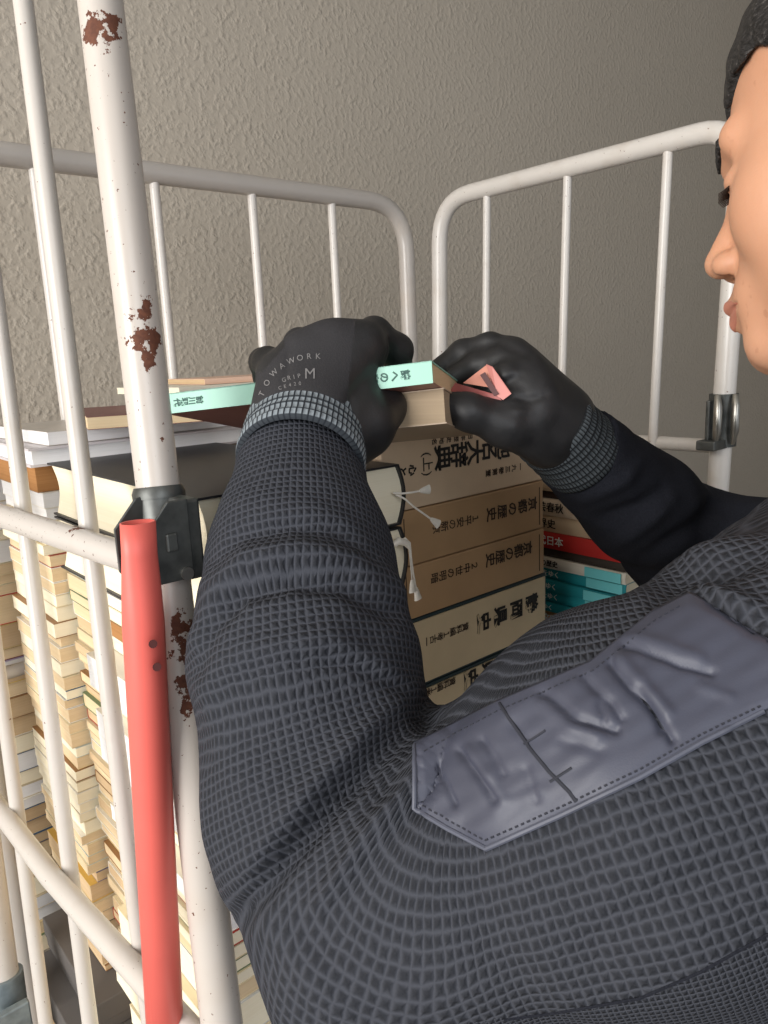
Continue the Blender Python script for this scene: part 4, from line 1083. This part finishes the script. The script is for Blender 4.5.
# ================================================================ GLOVES
def tubechain(P, pts, rs, k=.005): return chain(P, [J(*p) for p in pts], rs, k)
def gloveL(P):
    P = P.astype(np.float32)
    d = tubechain(P, [(301, 450, .530), (306, 418, .532)], [.0335, .0345], .01)
    # palm, a fan of metacarpals
    for (mx, my, mz), r in (((281, 378, .538), .0175), ((305, 357, .540), .0190), ((333, 347, .542), .0200), ((362, 348, .548), .0195)):
        d = smin(d, tubechain(P, [(300+(mx-310)*.35, 425, .533), (mx, my, mz)], [.026, r], .01), .014)
    # fingers (little to index): go over the top of the book and curl behind it
    F_ = [([(281, 378, .538), (268, 363, .553), (263, 362, .575), (264, 378, .592)], [.0145, .0110, .0098, .0090]),
          ([(305, 357, .540), (300, 345, .565), (302, 352, .600), (305, 380, .622)], [.0160, .0118, .0108, .0095]),
          ([(333, 347, .542), (338, 340, .570), (342, 350, .608), (345, 380, .63)], [.0170, .0122, .0112, .0098]),
          ([(362, 348, .548), (374, 335, .562), (397, 350, .582), (399, 374, .606), (396, 392, .612)], [.0170, .0128, .0118, .0110, .0095])]
    for pts, rs in F_: d = smin(d, tubechain(P, pts, rs, .006), .006)
    # thumb: from the base at the right side of the palm, under the book
    d = smin(d, tubechain(P, [(330, 425, .533), (366, 418, .540), (385, 408, .556), (394, 402, .578)], [.0220, .0178, .0140, .0115], .01), .014)
    # heel of the hand toward the thumb
    d = smin(d, tubechain(P, [(335, 450, .532), (362, 432, .545)], [.020, .0200], .01), .016)
    return d
def box_of(pts, pad):
    A = np.array([J(*p) for p in pts]); return A.min(0)-pad, A.max(0)+pad
lo, hi = box_of([(240, 320, .5), (420, 470, .65)], .03)
v, f = surface(gloveL, *[axis_grid(lo[i], hi[i], .0018) for i in range(3)])
nr = vnormals(v, f)
GFL = [([(388, 330), (392, 350), (386, 372)], 5, -.002), ([(372, 372), (352, 395), (345, 430)], 6, -.002), ([(290, 345), (286, 372), (280, 392)], 4, -.0015)]
sg = 1 if (nr*(v-v.mean(0))).sum() > 0 else -1
v = v + sg*nr*fold_disp(v, sg*nr, GFL)[:, None]
gl = np_mesh('glove', v, f, M_gknit, person); gl['label'] = 'left glove, charcoal with grey printed lettering, gripping the book'
gl.data.materials.append(M_glove)
cen = v[f].mean(1); gpx = 384+FPX*cen[:, 0]/cen[:, 2]; gpy = 512-FPX*cen[:, 1]/cen[:, 2]
coat = ((gpx > 352+(gpy-350)*-.10) | (cen[:, 2] > .558) | ((gpx < 284) & (gpy < 372) & (gpx < 262+(372-gpy)*.9)))
gl.data.polygons.foreach_set('material_index', coat.astype(np.int32))
gbv = BVHTree.FromPolygons([tuple(p) for p in b2w(v)], [tuple(map(int, q_)) for q_ in f])
# printed marks on the back of the left glove
M_print = simple('grey_glove_print', srgb(122, 120, 120), .7, .05)
def decal(chars, pxs, size, ang, parent, name, mat=M_print):
    v = []; f = []
    for ch, (px, py), an in zip(chars, pxs, ang):
        c = bpy.data.curves.new('t', 'FONT'); c.body = ch; c.size = size; c.align_x = 'CENTER'; c.align_y = 'CENTER'; c.offset = .0
        t = bpy.data.objects.new('t', c); COL.objects.link(t)
        me = bpy.data.meshes.new_from_object(t.evaluated_get(bpy.context.evaluated_depsgraph_get())); bpy.data.objects.remove(t)
        n = len(v); ca, sa = math.cos(an), math.sin(an)
        for p in me.vertices:
            x, y = p.co.x*ca-p.co.y*sa, p.co.x*sa+p.co.y*ca
            d = Vector(FW + R2*(px+x-384)/FPX - U2*(py-y-512)/FPX).normalized(); h = gbv.ray_cast(Vector(CP), d)
            v.append(tuple(h[0]-d*.0006) if h[0] else (v[-1] if v else tuple(at(px, py, .52))))
        f += [tuple(k+n for k in q_.vertices) for q_ in me.polygons]; bpy.data.meshes.remove(me)
    iv = world_of(parent).inverted()
    me = bpy.data.meshes.new(name); me.from_pydata([tuple(iv @ Vector(p)) for p in v], [], f); me.materials.append(mat)
    o = bpy.data.objects.new(name, me); COL.objects.link(o); o.parent = parent
decal('M', [(310, 374)], 15, [0], gl, 'size_lettering')
arcp = [(262, 394, 1.1), (267, 383, .9), (274, 373, .75), (282, 366, .55), (291, 361, .35), (300, 358, .2), (309, 356.5, .08), (318, 356.5, 0)]
decal('TOWAWORK', [(a, b) for a, b, c in arcp], 8, [c for a, b, c in arcp], gl, 'brand_lettering')
decal('GRIP', [(284, 380), (289, 378), (294, 377), (299, 376)], 6, [.2]*4, gl, 'small_lettering')
decal('CE420', [(280, 388), (285, 386.5), (290, 385), (295, 384), (300, 383.5)], 5, [.2]*5, gl, 'small_lettering')

def cuff_mesh(name, a, b, r0, r1, mat, parent, rows=10, n=120, e=1.0, lip=.0015):
    a = np.array(a); b = np.array(b); t = (b-a)/np.linalg.norm(b-a)
    e1 = np.cross(t, [0, 0, 1.]); e1 /= np.linalg.norm(e1); e2 = np.cross(t, e1)
    prof = [(0, r0-.004), (0, r0)]+[(i/rows, r0+(r1-r0)*i/rows+.0010*abs(math.sin(i*1.57))) for i in range(1, rows)]+[(1, r1), (1, r1-.004)]
    v = []; f = []; uvs = []
    for (s, r) in prof:
        for k in range(n):
            an = 2*PI*k/n; v.append(a+(b-a)*s+(e1*math.cos(an)+e2*math.sin(an)*e)*r)
    for i in range(len(prof)-1):
        for k in range(n):
            k2 = (k+1) % n; f.append((i*n+k, i*n+k2, (i+1)*n+k2, (i+1)*n+k))
            u0, u1 = k*70/n, (k+1)*70/n; v0, v1 = prof[i][0]*7, prof[i+1][0]*7
            uvs += [(u0, v0), (u1, v0), (u1, v1), (u0, v1)]
    return np_mesh(name, np.array(v), np.array(f), mat, parent, uv=np.array(uvs))
cuff_mesh('knit_cuff', J(300, 466, .512), J(309, 423, .546), .0440, .0425, M_cuff, gl)
def gloveR(P):
    P = P.astype(np.float32)
    d = tubechain(P, [(578, 452, .640), (556, 430, .628)], [.0280, .0300], .01)
    for (mx, my, mz), r in (((509, 358, .612), .0175), ((520, 372, .600), .0185), ((530, 392, .592), .0185), ((535, 415, .590), .0175)):
        d = smin(d, tubechain(P, [(554, 424+(my-385)*.35, .622), (mx, my, mz)], [.026, r], .01), .016)
    F_ = [([(511, 360, .612), (490, 349, .618), (463, 354, .626), (440, 368, .632)], [.0165, .0128, .0112, .0088]),
          ([(520, 372, .600), (500, 362, .604), (478, 366, .612), (456, 376, .620)], [.0160, .0118, .0108, .0090]),
          ([(530, 392, .592), (508, 378, .588), (489, 384, .596), (472, 392, .604)], [.0160, .0115, .0105, .0088]),
          ([(535, 414, .592), (512, 402, .584), (494, 408, .590), (480, 412, .598)], [.0150, .0110, .0098, .0085])]
    for pts, rs in F_: d = smin(d, tubechain(P, pts, rs, .006), .0045)
    # thumb below the books
    d = smin(d, tubechain(P, [(545, 440, .606), (505, 425, .584), (468, 412, .575), (437, 403, .575)], [.0210, .0165, .0130, .0098], .01), .010)
    return d
lo, hi = box_of([(420, 325, .54), (620, 480, .70)], .03)
v, f = surface(gloveR, *[axis_grid(lo[i], hi[i], .0018) for i in range(3)])
nr = vnormals(v, f); sg = 1 if (nr*(v-v.mean(0))).sum() > 0 else -1
GFR = [([(470, 345), (500, 342), (530, 356)], 5, -.0018), ([(540, 360), (560, 400), (575, 430)], 8, .001), ([(505, 395), (530, 400), (545, 395)], 4, -.002), ([(510, 410), (530, 412)], 4, .0015), ([(500, 385), (520, 375)], 4, -.0018)]
v = v + sg*nr*fold_disp(v, sg*nr, GFR)[:, None]
gr = np_mesh('glove', v, f, M_glove, person); gr['label'] = 'right glove, glossy black coating, pinching the far end of the book'
cuff_mesh('knit_cuff', J(583, 457, .645), J(549, 424, .618), .0365, .0350, M_cuff2, gr)

# ================================================================ CAMERA, LIGHT, WORLD
cd = bpy.data.cameras.new('camera'); cam = bpy.data.objects.new('camera', cd); COL.objects.link(cam)
cd.sensor_fit = 'HORIZONTAL'; cd.sensor_width = 36; cd.lens = 36*FPX/768; cd.clip_start = .01
Mc = Matrix(((R2[0], U2[0], -FW[0], CP[0]), (R2[1], U2[1], -FW[1], CP[1]), (R2[2], U2[2], -FW[2], CP[2]), (0, 0, 0, 1)))
cam.matrix_world = Mc; bpy.context.scene.camera = cam
def area(name, loc, target, size, energy, col, sy=None):
    l = bpy.data.lights.new(name, 'AREA'); l.energy = energy; l.size = size; l.color = col
    if sy: l.shape = 'RECTANGLE'; l.size_y = sy
    o = bpy.data.objects.new(name, l); COL.objects.link(o); o.location = loc
    o.rotation_euler = (Vector(target)-Vector(loc)).to_track_quat('-Z', 'Y').to_euler(); return o
area('window_light', (-2.6, -.35, 1.75), (.2, .1, 1.25), 1.6, 110, (1, .97, .93), 1.8)
area('rear_fill_light', (-.9, -2.8, 2.1), (.3, 0, 1.3), 1.6, 26, (.93, .96, 1), 1.6)  # soft fill light added behind the camera, no doorway modelled
w = bpy.data.worlds.new('world'); bpy.context.scene.world = w; w.use_nodes = True
w.node_tree.nodes['Background'].inputs[0].default_value = (.86, .92, 1, 1); w.node_tree.nodes['Background'].inputs[1].default_value = .55
sc = bpy.context.scene
sc.view_settings.view_transform = 'Standard'; sc.view_settings.look = 'None'; sc.view_settings.exposure = 0
